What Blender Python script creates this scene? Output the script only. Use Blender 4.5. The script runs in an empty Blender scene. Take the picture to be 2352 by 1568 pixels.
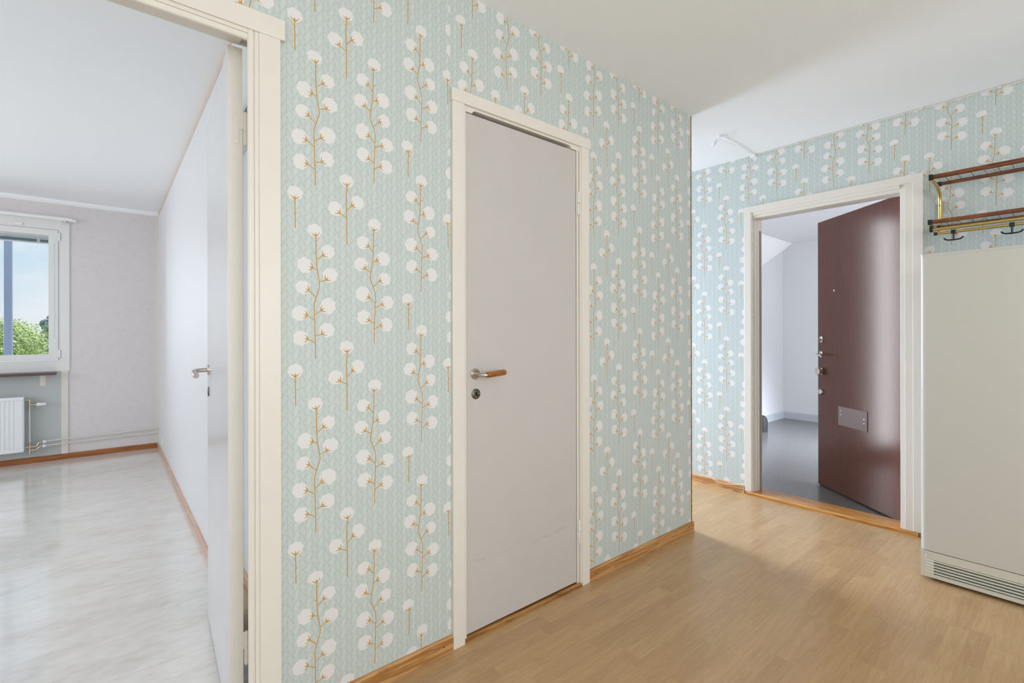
import bpy, bmesh, math, random
from mathutils import Vector, Matrix
from mathutils.geometry import delaunay_2d_cdt

sc = bpy.context.scene
COL = sc.collection
PI = math.pi

# ------------------------------------------------------------------ camera
CAM_H = 1.19
YAW = math.radians(50.1334)
F2 = Vector((math.cos(YAW), math.sin(YAW), 0))
R2 = Vector((math.sin(YAW), -math.cos(YAW), 0))
UP = Vector((0, 0, 1))
ROLL = math.radians(0.1108)
rt = R2 * math.cos(ROLL) - UP * math.sin(ROLL)
upc = UP * math.cos(ROLL) + R2 * math.sin(ROLL)
FOCAL = 1111.75
cam_d = bpy.data.cameras.new('camera')
cam_d.sensor_width = 36
cam_d.sensor_fit = 'HORIZONTAL'
cam_d.lens = FOCAL / 2352 * 36
cam_d.shift_y = -(784 - 767.03) / 2352
cam_d.clip_start = 0.02
cam_d.clip_end = 500
cam = bpy.data.objects.new('camera', cam_d)
m = Matrix.Identity(4)
for i in range(3):
    m[i][0], m[i][1], m[i][2] = rt[i], upc[i], -F2[i]
m[2][3] = CAM_H
cam.matrix_world = m
COL.objects.link(cam)
sc.camera = cam

# ------------------------------------------------------------------ view, world, sun, window daylight, added fill lamps
sc.view_settings.view_transform = 'Standard'
sc.view_settings.look = 'None'
sc.view_settings.exposure = 0.0
sc.view_settings.gamma = 1.0
sc.view_settings.use_curve_mapping = False
sc.cycles.use_denoising = True
sc.cycles.max_bounces = 14
sc.cycles.diffuse_bounces = 8
sc.cycles.glossy_bounces = 4
sc.cycles.transparent_max_bounces = 12
sc.cycles.sample_clamp_indirect = 6.0
sc.cycles.caustics_reflective = False
sc.cycles.caustics_refractive = False


def C(r, g, b):
    def f(v):
        v /= 255.0
        return v / 12.92 if v <= 0.04045 else ((v + 0.055) / 1.055) ** 2.4
    return (f(r), f(g), f(b), 1.0)


class NT:
    """small helper for writing node graphs"""
    def __init__(s, tree):
        s.t = tree
        s.n = tree.nodes
        s.l = tree.links

    def new(s, typ, **kw):
        n = s.n.new(typ)
        for k, v in kw.items():
            setattr(n, k, v)
        return n

    def put(s, sock, v):
        if hasattr(v, 'is_output'):
            s.l.new(v, sock)
        else:
            sock.default_value = v

    def math(s, op, a, b=0.0, c=0.0):
        n = s.new('ShaderNodeMath', operation=op)
        for i, v in enumerate((a, b, c)):
            s.put(n.inputs[i], v)
        return n.outputs[0]

    def mix(s, fac, a, b, blend='MIX'):
        n = s.new('ShaderNodeMix', data_type='RGBA', blend_type=blend)
        s.put(n.inputs[0], fac)
        s.put(n.inputs[6], a)
        s.put(n.inputs[7], b)
        return n.outputs[2]

    def ramp(s, fac, stops):
        n = s.new('ShaderNodeValToRGB')
        e = n.color_ramp.elements
        while len(e) < len(stops):
            e.new(0.5)
        for k, (p, c) in enumerate(stops):
            e[k].position = p
            e[k].color = c
        s.put(n.inputs[0], fac)
        return n.outputs[0]

    def noise(s, vec, scale, detail=3.0, rough=0.5, dist=0.0):
        n = s.new('ShaderNodeTexNoise')
        s.put(n.inputs['Vector'], vec)
        n.inputs['Scale'].default_value = scale
        n.inputs['Detail'].default_value = detail
        n.inputs['Roughness'].default_value = rough
        n.inputs['Distortion'].default_value = dist
        return n.outputs['Fac']

    def scale(s, vec, sx, sy, sz):
        n = s.new('ShaderNodeVectorMath', operation='MULTIPLY')
        s.put(n.inputs[0], vec)
        n.inputs[1].default_value = (sx, sy, sz)
        return n.outputs[0]

    def vadd(s, a, b):
        n = s.new('ShaderNodeVectorMath', operation='ADD')
        s.put(n.inputs[0], a)
        s.put(n.inputs[1], b)
        return n.outputs[0]


w = bpy.data.worlds.new('sky')
sc.world = w
w.use_nodes = True
nt = NT(w.node_tree)
nt.n.clear()
tc = nt.new('ShaderNodeTexCoord')
sep = nt.new('ShaderNodeSeparateXYZ')
nt.l.new(tc.outputs['Generated'], sep.inputs[0])
base = nt.ramp(sep.outputs[2], [(0.0, C(236, 240, 245)), (0.10, C(214, 233, 246)), (0.30, C(190, 220, 245)), (1.0, C(150, 195, 240))])
cl = nt.noise(nt.scale(tc.outputs['Generated'], 1, 1, 2.2), 5.0, 5.0, 0.55)
clm = nt.ramp(cl, [(0.48, (0, 0, 0, 1)), (0.66, (1, 1, 1, 1))])
skyc = nt.mix(nt.math('MULTIPLY', clm, 0.75), base, C(248, 248, 250))
bg = nt.new('ShaderNodeBackground')
nt.l.new(skyc, bg.inputs[0])
bg.inputs[1].default_value = 1.0
wo = nt.new('ShaderNodeOutputWorld')
nt.l.new(bg.outputs[0], wo.inputs[0])

sun_d = bpy.data.lights.new('sun', 'SUN')
sun_d.energy = 3.2
sun_d.angle = math.radians(2)
sun_d.color = (1.0, 0.95, 0.86)
sun = bpy.data.objects.new('sun', sun_d)
sun.rotation_euler = (0, math.radians(48), 0)      # shines from +X, parallel to the window walls
sun.location = (20, 20, 30)
COL.objects.link(sun)


def area(name, loc, direction, sx, sy, power, color):
    d = bpy.data.lights.new(name, 'AREA')
    d.shape = 'RECTANGLE'
    d.size, d.size_y = sx, sy
    d.energy = power
    d.color = color
    o = bpy.data.objects.new(name, d)
    o.location = loc
    o.rotation_euler = Vector(direction).to_track_quat('-Z', 'Y').to_euler()
    COL.objects.link(o)
    return o


DAY = (0.97, 0.985, 1.0)
COOL = (0.66, 0.785, 1.0)
pw = area('daylight_passage', (3.0, 4.62, 1.45), (0, -1, -0.42), 0.95, 1.5, 98, COOL)
pw.data.spread = math.radians(115)
area('daylight_kitchen', (1.7, 4.62, 1.5), (0, -1, 0), 1.5, 1.6, 30, COOL)
area('daylight_hall_rear', (0.5, -2.56, 1.5), (0, 1, 0), 3.0, 1.5, 72, (0.92, 0.96, 1.0))
area('daylight_hall_left', (-1.96, -0.6, 1.5), (1, 0, 0), 1.9, 1.5, 14, DAY)
area('fill_bedroom_side', (-3.56, 3.9, 1.5), (1, 0, 0), 2.6, 1.5, 47, (0.97, 0.98, 1.0))  # added unseen fill that brightens the bedroom from the left
area('daylight_bedroom_window', (-1.95, 6.95, 1.75), (0.2, -1, -0.1), 1.9, 1.5, 66, (0.84, 0.91, 1.0))
lw = area('daylight_landing', (5.75, -1.44, 1.5), (0, 1, -0.55), 1.0, 1.3, 50, (0.78, 0.87, 1.0))
lw.data.spread = math.radians(38)
area('fill_landing', (4.6, -1.30, 1.6), (0.15, 1, 0.35), 1.2, 1.2, 94, (0.93, 0.96, 1.0))  # added fill, tilted up to lift the landing walls and ceiling
area('sheen_strip_landing', (3.848, 2.95, 1.2), (0, -1, 0), 0.09, 2.2, 14, (0.92, 0.95, 1.0))  # added unseen strip lamp, placed to put a sheen on the entrance door

# ------------------------------------------------------------------ object helpers
WM = {}          # world matrix of every root


def tag(o, label=None, cat=None, group=None, kind=None):
    if label:
        o['label'] = label
    if cat:
        o['category'] = cat
    if group:
        o['group'] = group
    if kind:
        o['kind'] = kind
    return o


def root(name, loc, label, cat, rotz=0.0, kind=None, group=None):
    o = bpy.data.objects.new(name, None)
    o.empty_display_size = 0.1
    o.location = loc
    o.rotation_euler = (0, 0, rotz)
    COL.objects.link(o)
    WM[o.name] = Matrix.Translation(loc) @ Matrix.Rotation(rotz, 4, 'Z')
    return tag(o, label, cat, group, kind)


def link(name, me, parent=None):
    o = bpy.data.objects.new(name, me)
    COL.objects.link(o)
    if parent is not None:
        o.parent = parent
        WM[o.name] = WM[parent.name]
    else:
        WM[o.name] = Matrix.Identity(4)
    return o


def build(name, bm, mats, parent=None, local=False, smooth=False, fix=True):
    """bm in world coordinates (or in the root's own frame when local) -> one mesh object"""
    if parent is not None and not local:
        bm.transform(WM[parent.name].inverted())
    if fix:
        bmesh.ops.recalc_face_normals(bm, faces=bm.faces)
    me = bpy.data.meshes.new(name)
    bm.to_mesh(me)
    bm.free()
    for mt in (mats if isinstance(mats, (list, tuple)) else [mats]):
        me.materials.append(mt)
    if smooth:
        for p in me.polygons:
            p.use_smooth = True
        try:
            me.set_sharp_from_angle(angle=math.radians(40))
        except Exception:
            pass
    return link(name, me, parent)


def BM():
    return bmesh.new()


def box(bm, x0, x1, y0, y1, z0, z1, bev=0.0, seg=2):
    vs = [bm.verts.new(p) for p in ((x0, y0, z0), (x1, y0, z0), (x1, y1, z0), (x0, y1, z0),
                                    (x0, y0, z1), (x1, y0, z1), (x1, y1, z1), (x0, y1, z1))]
    fs = [bm.faces.new([vs[i] for i in q]) for q in ((3, 2, 1, 0), (4, 5, 6, 7), (0, 1, 5, 4), (1, 2, 6, 5), (2, 3, 7, 6), (3, 0, 4, 7))]
    if bev > 0:
        es = list({e for f in fs for e in f.edges})
        bmesh.ops.bevel(bm, geom=es, offset=bev, segments=seg, affect='EDGES', profile=0.5)
    return bm


def bx(x0, x1, y0, y1, z0, z1, bev=0.0, seg=2):
    return box(BM(), x0, x1, y0, y1, z0, z1, bev, seg)


def prism(bm, pts, axis, a0, a1):
    """extrude a polygon; axis 'x': pts=(y,z); 'y': pts=(x,z); 'z': pts=(x,y)"""
    def P(p, a):
        return (a, p[0], p[1]) if axis == 'x' else (p[0], a, p[1]) if axis == 'y' else (p[0], p[1], a)
    A = [bm.verts.new(P(p, a0)) for p in pts]
    B = [bm.verts.new(P(p, a1)) for p in pts]
    n = len(pts)
    bm.faces.new(A)
    bm.faces.new(B[::-1])
    for i in range(n):
        bm.faces.new((A[i], B[i], B[(i + 1) % n], A[(i + 1) % n]))
    return bm


def tube(bm, pts, r, seg=10, cap=True, r_end=None):
    pts = [Vector(p) for p in pts]
    n = len(pts)
    rings = []
    prev = None
    for i, p in enumerate(pts):
        d = (pts[min(i + 1, n - 1)] - pts[max(i - 1, 0)]).normalized()
        if prev is None:
            a = Vector((0, 0, 1)) if abs(d.z) < 0.9 else Vector((1, 0, 0))
            u = d.cross(a).normalized()
        else:
            u = (prev - d * prev.dot(d)).normalized()
        prev = u
        v = d.cross(u)
        rr = r if r_end is None else r + (r_end - r) * i / max(1, n - 1)
        if isinstance(r, (list, tuple)):
            rr = r[i]
        rings.append([bm.verts.new(p + (u * math.cos(2 * PI * k / seg) + v * math.sin(2 * PI * k / seg)) * rr) for k in range(seg)])
    for a, b in zip(rings, rings[1:]):
        for k in range(seg):
            bm.faces.new((a[k], a[(k + 1) % seg], b[(k + 1) % seg], b[k]))
    if cap:
        bm.faces.new(rings[0][::-1])
        bm.faces.new(rings[-1])
    return bm


def lathe(bm, prof, origin, axis, seg=20):
    """prof: list of (radius, height along axis)"""
    d = Vector(axis).normalized()
    a = Vector((0, 0, 1)) if abs(d.z) < 0.9 else Vector((1, 0, 0))
    u = d.cross(a).normalized()
    v = d.cross(u)
    o = Vector(origin)
    rings = []
    for r, h in prof:
        rings.append([bm.verts.new(o + d * h + (u * math.cos(2 * PI * k / seg) + v * math.sin(2 * PI * k / seg)) * max(r, 1e-4)) for k in range(seg)])
    for p, q in zip(rings, rings[1:]):
        for k in range(seg):
            bm.faces.new((p[k], p[(k + 1) % seg], q[(k + 1) % seg], q[k]))
    bm.faces.new(rings[0][::-1])
    bm.faces.new(rings[-1])
    return bm


def walled(bm, axis, a0, a1, u0, u1, z0, z1, holes):
    """solid wall, thickness a0..a1 on its axis, with rectangular holes (u0,u1,z0,z1)"""
    def pier(p, q, s, t):
        if q - p > 1e-5 and t - s > 1e-5:
            if axis == 'y':
                box(bm, p, q, a0, a1, s, t)
            else:
                box(bm, a0, a1, p, q, s, t)
    cur = u0
    for h in sorted(holes):
        pier(cur, h[0], z0, z1)
        pier(h[0], h[1], z0, h[2])
        pier(h[0], h[1], h[3], z1)
        cur = h[1]
    pier(cur, u1, z0, z1)
    return bm


# ------------------------------------------------------------------ materials
MATS = {}


def mat(name, col, rough=0.5, spec=0.5, metal=0.0, bump=0.0, bscale=200.0, mottle=0.0, mscale=6.0, coat=0.0):
    mt = bpy.data.materials.new(name)
    mt.use_nodes = True
    n = NT(mt.node_tree)
    b = n.n['Principled BSDF']
    b.inputs['Roughness'].default_value = rough
    b.inputs['Specular IOR Level'].default_value = spec
    b.inputs['Metallic'].default_value = metal
    b.inputs['Coat Weight'].default_value = coat
    geo = n.new('ShaderNodeNewGeometry')
    if mottle > 0:
        f = n.noise(geo.outputs['Position'], mscale, 4.0, 0.6)
        dark = tuple(c * (1 - mottle) for c in col[:3]) + (1,)
        lite = tuple(min(1, c * (1 + mottle)) for c in col[:3]) + (1,)
        n.put(b.inputs['Base Color'], n.ramp(f, [(0.3, dark), (0.7, lite)]))
    else:
        b.inputs['Base Color'].default_value = col
    if bump > 0:
        bn = n.new('ShaderNodeBump')
        bn.inputs['Strength'].default_value = bump
        bn.inputs['Distance'].default_value = 0.002
        n.put(bn.inputs['Height'], n.noise(geo.outputs['Position'], bscale, 3.0, 0.6))
        n.l.new(bn.outputs[0], b.inputs['Normal'])
    MATS[name] = mt
    return mt


def wood(name, c1, c2, c3, axis='x', scale=14.0, stretch=12.0, rough=0.45, spec=0.4, rings=0.5, per_object=False, contrast=(0.35, 0.5, 0.66)):
    mt = bpy.data.materials.new(name)
    mt.use_nodes = True
    n = NT(mt.node_tree)
    b = n.n['Principled BSDF']
    geo = n.new('ShaderNodeNewGeometry')
    pos = geo.outputs['Position']
    if per_object:
        oi = n.new('ShaderNodeObjectInfo')
        cx = n.new('ShaderNodeCombineXYZ')
        n.put(cx.inputs[0], n.math('MULTIPLY', oi.outputs['Random'], 37.0))
        n.put(cx.inputs[1], n.math('MULTIPLY', oi.outputs['Random'], 91.0))
        n.put(cx.inputs[2], n.math('MULTIPLY', oi.outputs['Random'], 13.0))
        pos = n.vadd(pos, cx.outputs[0])
    k = 1.0 / stretch
    v = n.scale(pos, *((k, 1, 1) if axis == 'x' else (1, k, 1) if axis == 'y' else (1, 1, k)))
    f1 = n.noise(v, scale, 4.0, 0.55, 0.6)
    saw = n.math('PINGPONG', n.math('MULTIPLY', f1, 9.0), 1.0)
    fine = n.noise(n.scale(v, 1, 1, 1), scale * 9, 3.0, 0.6)
    f = n.math('ADD', n.math('MULTIPLY', saw, rings), n.math('MULTIPLY', fine, 1.0 - rings))
    colr = n.ramp(f, [(contrast[0], c1), (contrast[1], c2), (contrast[2], c3)])
    if per_object:
        oc = n.new('ShaderNodeTexCoord')
        so = n.new('ShaderNodeSeparateXYZ')
        n.l.new(oc.outputs['Object'], so.inputs[0])
        wb = n.math('MULTIPLY', n.math('SUBTRACT', n.noise(pos, 9.0, 2.0, 0.5), 0.5), 0.03)
        rx = n.math('ADD', n.math('MULTIPLY', n.math('ADD', so.outputs[0], n.math('MULTIPLY', oi.outputs['Random'], 0.16)), 0.13), wb)
        ry = n.math('ADD', so.outputs[1], n.math('MULTIPLY', n.math('SUBTRACT', n.math('FRACT', n.math('MULTIPLY', oi.outputs['Random'], 7.3)), 0.5), 0.03))
        rad = n.math('SQRT', n.math('ADD', n.math('MULTIPLY', rx, rx), n.math('MULTIPLY', ry, ry)))
        ring = n.math('SINE', n.math('MULTIPLY', rad, 1150.0))
        fade = n.ramp(rad, [(0.004, (1, 1, 1, 1)), (0.024, (0, 0, 0, 1))])
        pick = n.math('GREATER_THAN', n.math('FRACT', n.math('MULTIPLY', oi.outputs['Random'], 17.7)), 0.45)
        amp = n.math('MULTIPLY', n.math('MULTIPLY', fade, pick), 0.06)
        val = n.math('ADD', 1.0, n.math('MULTIPLY', ring, amp))
        vc = n.new('ShaderNodeCombineXYZ')
        for i_ in range(3):
            n.put(vc.inputs[i_], val)
        colr = n.mix(1.0, colr, vc.outputs[0], 'MULTIPLY')
        tone = n.ramp(oi.outputs['Random'], [(0.0, (0.91, 0.88, 0.87, 1)), (0.3, (0.97, 0.955, 0.95, 1)), (0.7, (1.0, 1.0, 0.985, 1)), (1.0, (1.06, 1.06, 1.03, 1))])
        colr = n.mix(1.0, colr, tone, 'MULTIPLY')
    n.put(b.inputs['Base Color'], colr)
    b.inputs['Roughness'].default_value = rough
    b.inputs['Specular IOR Level'].default_value = spec
    MATS[name] = mt
    return mt


M_ceil = mat('ceiling_paint', C(243, 245, 247), 0.9, 0.2, bump=0.12, bscale=380)
M_cream = mat('cream_gloss_paint', C(224, 218, 208), 0.35, 0.45, mottle=0.012, mscale=9)
M_creamd = mat('aged_cream_paint', C(220, 217, 208), 0.4, 0.45, mottle=0.02, mscale=14)
M_door = mat('white_door_paint', C(194, 189, 185), 0.42, 0.4, bump=0.10, bscale=160, mottle=0.012, mscale=5)
def scuff(mt):
    """faint grey rub marks low on the shut door"""
    n = NT(mt.node_tree)
    b = n.n['Principled BSDF']
    old = b.inputs['Base Color'].links[0].from_socket
    geo = n.new('ShaderNodeNewGeometry')
    sp = n.new('ShaderNodeSeparateXYZ')
    n.l.new(geo.outputs['Position'], sp.inputs[0])
    zl = n.math('ADD', 0.296, n.math('MULTIPLY', n.math('SUBTRACT', n.noise(n.scale(geo.outputs['Position'], 5, 1, 0), 1.0, 2.0), 0.5), 0.05))
    d = n.math('ABSOLUTE', n.math('SUBTRACT', sp.outputs[2], zl))
    near = n.ramp(d, [(0.001, (1, 1, 1, 1)), (0.006, (0, 0, 0, 1))])
    br = n.ramp(n.noise(n.scale(geo.outputs['Position'], 22, 1, 60), 1.0, 3.0), [(0.5, (0, 0, 0, 1)), (0.62, (1, 1, 1, 1))])
    n.put(b.inputs['Base Color'], n.mix(n.math('MULTIPLY', n.math('MULTIPLY', near, br), 0.35), old, C(150, 148, 148)))


scuff(M_door)
M_doorg = mat('white_gloss_door_paint', C(222, 223, 226), 0.22, 0.5, mottle=0.01, mscale=4)
M_back = mat('plain_wall', C(214, 213, 208), 0.85, 0.2)
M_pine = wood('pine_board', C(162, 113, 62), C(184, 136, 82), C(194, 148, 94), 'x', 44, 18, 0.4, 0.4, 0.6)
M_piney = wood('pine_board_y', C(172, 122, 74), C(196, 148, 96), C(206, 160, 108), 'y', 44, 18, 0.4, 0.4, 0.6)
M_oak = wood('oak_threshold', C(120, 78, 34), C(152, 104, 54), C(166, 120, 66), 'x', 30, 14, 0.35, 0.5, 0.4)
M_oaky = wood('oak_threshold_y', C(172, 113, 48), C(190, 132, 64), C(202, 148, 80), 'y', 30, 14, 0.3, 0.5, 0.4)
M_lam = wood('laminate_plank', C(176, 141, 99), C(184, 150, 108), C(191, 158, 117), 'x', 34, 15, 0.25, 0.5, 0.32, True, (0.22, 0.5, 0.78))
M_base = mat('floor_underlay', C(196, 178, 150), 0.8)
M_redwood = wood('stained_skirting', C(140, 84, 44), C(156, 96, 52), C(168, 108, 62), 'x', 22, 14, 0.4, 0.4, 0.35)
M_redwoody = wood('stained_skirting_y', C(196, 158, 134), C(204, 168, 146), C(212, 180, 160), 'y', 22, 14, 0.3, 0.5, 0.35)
M_mahog = wood('mahogany_laminate', C(91, 53, 41), C(98, 59, 47), C(105, 65, 52), 'z', 90, 40, 0.18, 0.5, 0.2)
M_teak = wood('teak_rail', C(92, 46, 20), C(116, 62, 30), C(134, 76, 40), 'y', 60, 10, 0.4, 0.45, 0.4)
M_grip = wood('oiled_wood_grip', C(124, 70, 22), C(156, 92, 32), C(176, 110, 46), 'x', 120, 6, 0.35, 0.5, 0.5)
M_brass = mat('brass', C(214, 186, 118), 0.28, 0.5, 1.0)
M_steel = mat('brushed_nickel', C(196, 186, 176), 0.28, 0.5, 1.0)
M_plate = mat('brushed_steel_plate', C(138, 126, 125), 0.6, 0.5, 1.0, bump=0.1, bscale=300)
M_bronze = mat('aged_bronze', C(104, 102, 90), 0.42, 0.5, 1.0)
M_black = mat('black_plastic', C(20, 20, 22), 0.4, 0.5)
M_iron = mat('black_hook_metal', C(18, 22, 26), 0.35, 0.5)
M_dark = mat('dark_hole', C(30, 24, 18), 0.9, 0.1)
M_enamel = mat('freezer_enamel', C(197, 194, 186), 0.32, 0.5, bump=0.05, bscale=420)
M_enamel2 = mat('freezer_plinth_enamel', C(203, 201, 190), 0.38, 0.5)
M_white = mat('white_plastic', C(236, 236, 234), 0.35, 0.5)
M_win = mat('window_paint', C(226, 227, 224), 0.4, 0.45)
M_rad = mat('radiator_enamel', C(230, 232, 235), 0.35, 0.5)
M_sill = mat('brown_stone_sill', C(92, 68, 72), 0.3, 0.5, mottle=0.1, mscale=60)
M_panel = mat('grey_green_wall_panel', C(188, 193, 191), 0.8, 0.25, mottle=0.01)
M_chrome = mat('nickel_pipe_fitting', C(200, 190, 172), 0.25, 0.5, 1.0)
M_pipe = mat('painted_heating_pipe', C(222, 220, 212), 0.4, 0.45)
M_wpaper = mat('white_textured_wallpaper', C(222, 223, 226), 0.5, 0.4, bump=0.08, bscale=140, mottle=0.008)
M_rose = mat('pale_rose_edge_strip', C(214, 198, 188), 0.6, 0.3)
M_lwall = mat('landing_wall_paint', C(212, 213, 216), 0.75, 0.3)
M_lceil = mat('landing_ceiling_paint', C(238, 238, 240), 0.8, 0.2)
M_lskirt = mat('landing_skirting_paint', C(186, 190, 196), 0.4, 0.45)
M_lpost = mat('blue_grey_painted_post', C(130, 144, 168), 0.5, 0.4)
M_bark = mat('bark', C(92, 78, 64), 0.9, 0.2, mottle=0.2, mscale=3)
M_grass = mat('grass', C(96, 128, 62), 0.95, 0.1, mottle=0.2, mscale=0.6)
M_blind = mat('blind_slats', C(150, 168, 180), 0.4, 0.4)
M_rubber = mat('dark_rubber', C(44, 41, 39), 0.6, 0.3)
M_mesh = mat('steel_wire', C(120, 116, 104), 0.35, 0.5, 1.0)


def leafmat(name, c1, c2):
    mt = bpy.data.materials.new(name)
    mt.use_nodes = True
    n = NT(mt.node_tree)
    b = n.n['Principled BSDF']
    geo = n.new('ShaderNodeNewGeometry')
    n.put(b.inputs['Base Color'], n.mix(geo.outputs['Random Per Island'], c1, c2))
    b.inputs['Roughness'].default_value = 0.6
    b.inputs['Specular IOR Level'].default_value = 0.2
    return mt


M_leafA = leafmat('bright_leaves', C(178, 198, 128), C(226, 234, 176))
M_leafB = leafmat('mid_leaves', C(148, 170, 130), C(200, 214, 170))
M_leafC = leafmat('pine_needles', C(128, 154, 146), C(172, 192, 184))


def glassmat():
    mt = bpy.data.materials.new('window_glass')
    mt.use_nodes = True
    n = NT(mt.node_tree)
    n.n.remove(n.n['Principled BSDF'])
    out = n.n['Material Output']
    tr = n.new('ShaderNodeBsdfTransparent')
    tr.inputs[0].default_value = (0.97, 0.985, 0.99, 1)
    gl = n.new('ShaderNodeBsdfGlossy')
    gl.inputs['Roughness'].default_value = 0.02
    fr = n.new('ShaderNodeFresnel')
    fr.inputs['IOR'].default_value = 1.3
    mx = n.new('ShaderNodeMixShader')
    n.l.new(fr.outputs[0], mx.inputs[0])
    n.l.new(tr.outputs[0], mx.inputs[1])
    n.l.new(gl.outputs[0], mx.inputs[2])
    n.l.new(mx.outputs[0], out.inputs[0])
    return mt


M_glass = glassmat()


def knitmat(name, axis):
    """pale blue-green paper printed with a fine knitted outline"""
    mt = bpy.data.materials.new(name)
    mt.use_nodes = True
    n = NT(mt.node_tree)
    b = n.n['Principled BSDF']
    b.inputs['Roughness'].default_value = 0.5
    b.inputs['Specular IOR Level'].default_value = 0.5
    geo = n.new('ShaderNodeNewGeometry')
    sp = n.new('ShaderNodeSeparateXYZ')
    n.l.new(geo.outputs['Position'], sp.inputs[0])
    u = sp.outputs[0 if axis == 'x' else 1]
    v = sp.outputs[2]
    W, Hh = 0.0180, 0.0350
    wob = n.noise(geo.outputs['Position'], 22.0, 2.0, 0.5)
    vv = n.math('ADD', n.math('DIVIDE', v, Hh), n.math('MULTIPLY', wob, 0.30))
    uu = n.math('ADD', n.math('DIVIDE', u, W), n.math('MULTIPLY', n.math('SINE', n.math('MULTIPLY', vv, 2 * PI)), 0.06))
    ci = n.math('FLOOR', uu)
    s = n.math('FRACT', uu)
    par = n.math('MODULO', n.math('ABSOLUTE', ci), 2.0)
    sgn = n.math('SUBTRACT', 1.0, n.math('MULTIPLY', par, 2.0))
    t = n.math('FRACT', n.math('ADD', vv, n.math('MULTIPLY', par, 0.5)))
    cen = n.math('ADD', 0.5, n.math('MULTIPLY', n.math('MULTIPLY', n.math('SUBTRACT', t, 0.5), sgn), 0.24))
    wid = n.math('MULTIPLY', n.math('POWER', n.math('SINE', n.math('MULTIPLY', t, PI)), 0.50), 0.47)
    d = n.math('ABSOLUTE', n.math('SUBTRACT', n.math('ABSOLUTE', n.math('SUBTRACT', s, cen)), wid))
    line = n.ramp(d, [(0.02, (0.85, 0.85, 0.85, 1)), (0.085, (0, 0, 0, 1))])
    leaf = n.mix(par, C(195, 206, 203), C(192, 202, 199))
    lc = n.mix(par, C(178, 176, 161), C(174, 177, 168))
    col = n.mix(line, leaf, lc)
    n.put(b.inputs['Base Color'], col)
    return mt


M_knitx = knitmat('knit_print_paper_x', 'x')
M_knity = knitmat('knit_print_paper_y', 'y')
M_boll = mat('white_print', C(221, 219, 217), 0.5, 0.5)
M_stem = mat('ochre_print', C(196, 148, 78), 0.6, 0.3)


def floralmat():
    mt = bpy.data.materials.new('pale_pink_floral_paper')
    mt.use_nodes = True
    n = NT(mt.node_tree)
    b = n.n['Principled BSDF']
    b.inputs['Roughness'].default_value = 0.75
    b.inputs['Specular IOR Level'].default_value = 0.2
    geo = n.new('ShaderNodeNewGeometry')
    p = n.scale(geo.outputs['Position'], 1, 0, 1)
    vo = n.new('ShaderNodeTexVoronoi')
    n.put(vo.inputs['Vector'], p)
    vo.inputs['Scale'].default_value = 19.0
    near = n.ramp(vo.outputs['Distance'], [(0.20, (1, 1, 1, 1)), (0.42, (0, 0, 0, 1))])
    f = n.noise(p, 110.0, 3.0, 0.6)
    spots = n.ramp(f, [(0.52, (0, 0, 0, 1)), (0.6, (1, 1, 1, 1))])
    mask = n.math('MULTIPLY', n.math('MULTIPLY', near, spots), 0.5)
    hue = n.ramp(n.noise(p, 6.0, 1.0), [(0.4, C(200, 172, 166)), (0.6, C(184, 178, 170))])
    n.put(b.inputs['Base Color'], n.mix(mask, C(218, 213, 213), hue))
    return mt


M_floral = floralmat()


def vinylmat():
    mt = bpy.data.materials.new('marbled_beige_vinyl')
    mt.use_nodes = True
    n = NT(mt.node_tree)
    b = n.n['Principled BSDF']
    b.inputs['Roughness'].default_value = 0.13
    b.inputs['Specular IOR Level'].default_value = 0.5
    b.inputs['IOR'].default_value = 1.75
    b.inputs['Coat Weight'].default_value = 0.6
    b.inputs['Coat Roughness'].default_value = 0.07
    geo = n.new('ShaderNodeNewGeometry')
    p = n.scale(geo.outputs['Position'], 1.0, 2.4, 1)
    f = n.math('ADD', n.math('MULTIPLY', n.noise(p, 3.0, 5.0, 0.6, 0.8), 0.55), n.math('MULTIPLY', n.noise(p, 14.0, 4.0, 0.6), 0.45))
    col = n.ramp(f, [(0.32, C(208, 200, 191)), (0.5, C(224, 219, 213)), (0.68, C(233, 231, 226))])
    n.put(b.inputs['Base Color'], col)
    bn = n.new('ShaderNodeBump')
    bn.inputs['Strength'].default_value = 0.16
    bn.inputs['Distance'].default_value = 0.002
    n.put(bn.inputs['Height'], n.noise(geo.outputs['Position'], 110.0, 3.0, 0.6))
    n.l.new(bn.outputs[0], b.inputs['Normal'])
    return mt


M_vinyl = vinylmat()


def terrmat():
    mt = bpy.data.materials.new('speckled_grey_landing_floor')
    mt.use_nodes = True
    n = NT(mt.node_tree)
    b = n.n['Principled BSDF']
    b.inputs['Roughness'].default_value = 0.24
    b.inputs['IOR'].default_value = 1.6
    geo = n.new('ShaderNodeNewGeometry')
    f = n.noise(geo.outputs['Position'], 130.0, 3.0, 0.75)
    n.put(b.inputs['Base Color'], n.ramp(f, [(0.36, C(74, 74, 76)), (0.52, C(104, 103, 103)), (0.68, C(148, 146, 140))]))
    return mt


M_terr = terrmat()

# ------------------------------------------------------------------ main dimensions
YA, YA2 = 1.554, 1.664          # hall face and bedroom face of the papered partition
XE = 2.706                      # free end of the partition
XB, XB2 = 3.658, 3.800          # hall face and landing face of the entrance wall
ZC, ZCB = 2.507, 2.476
XR = 0.412                      # right wall of the bedroom
YW = 6.330                      # window wall of the bedroom
LC = 2.445                      # landing ceiling

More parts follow.
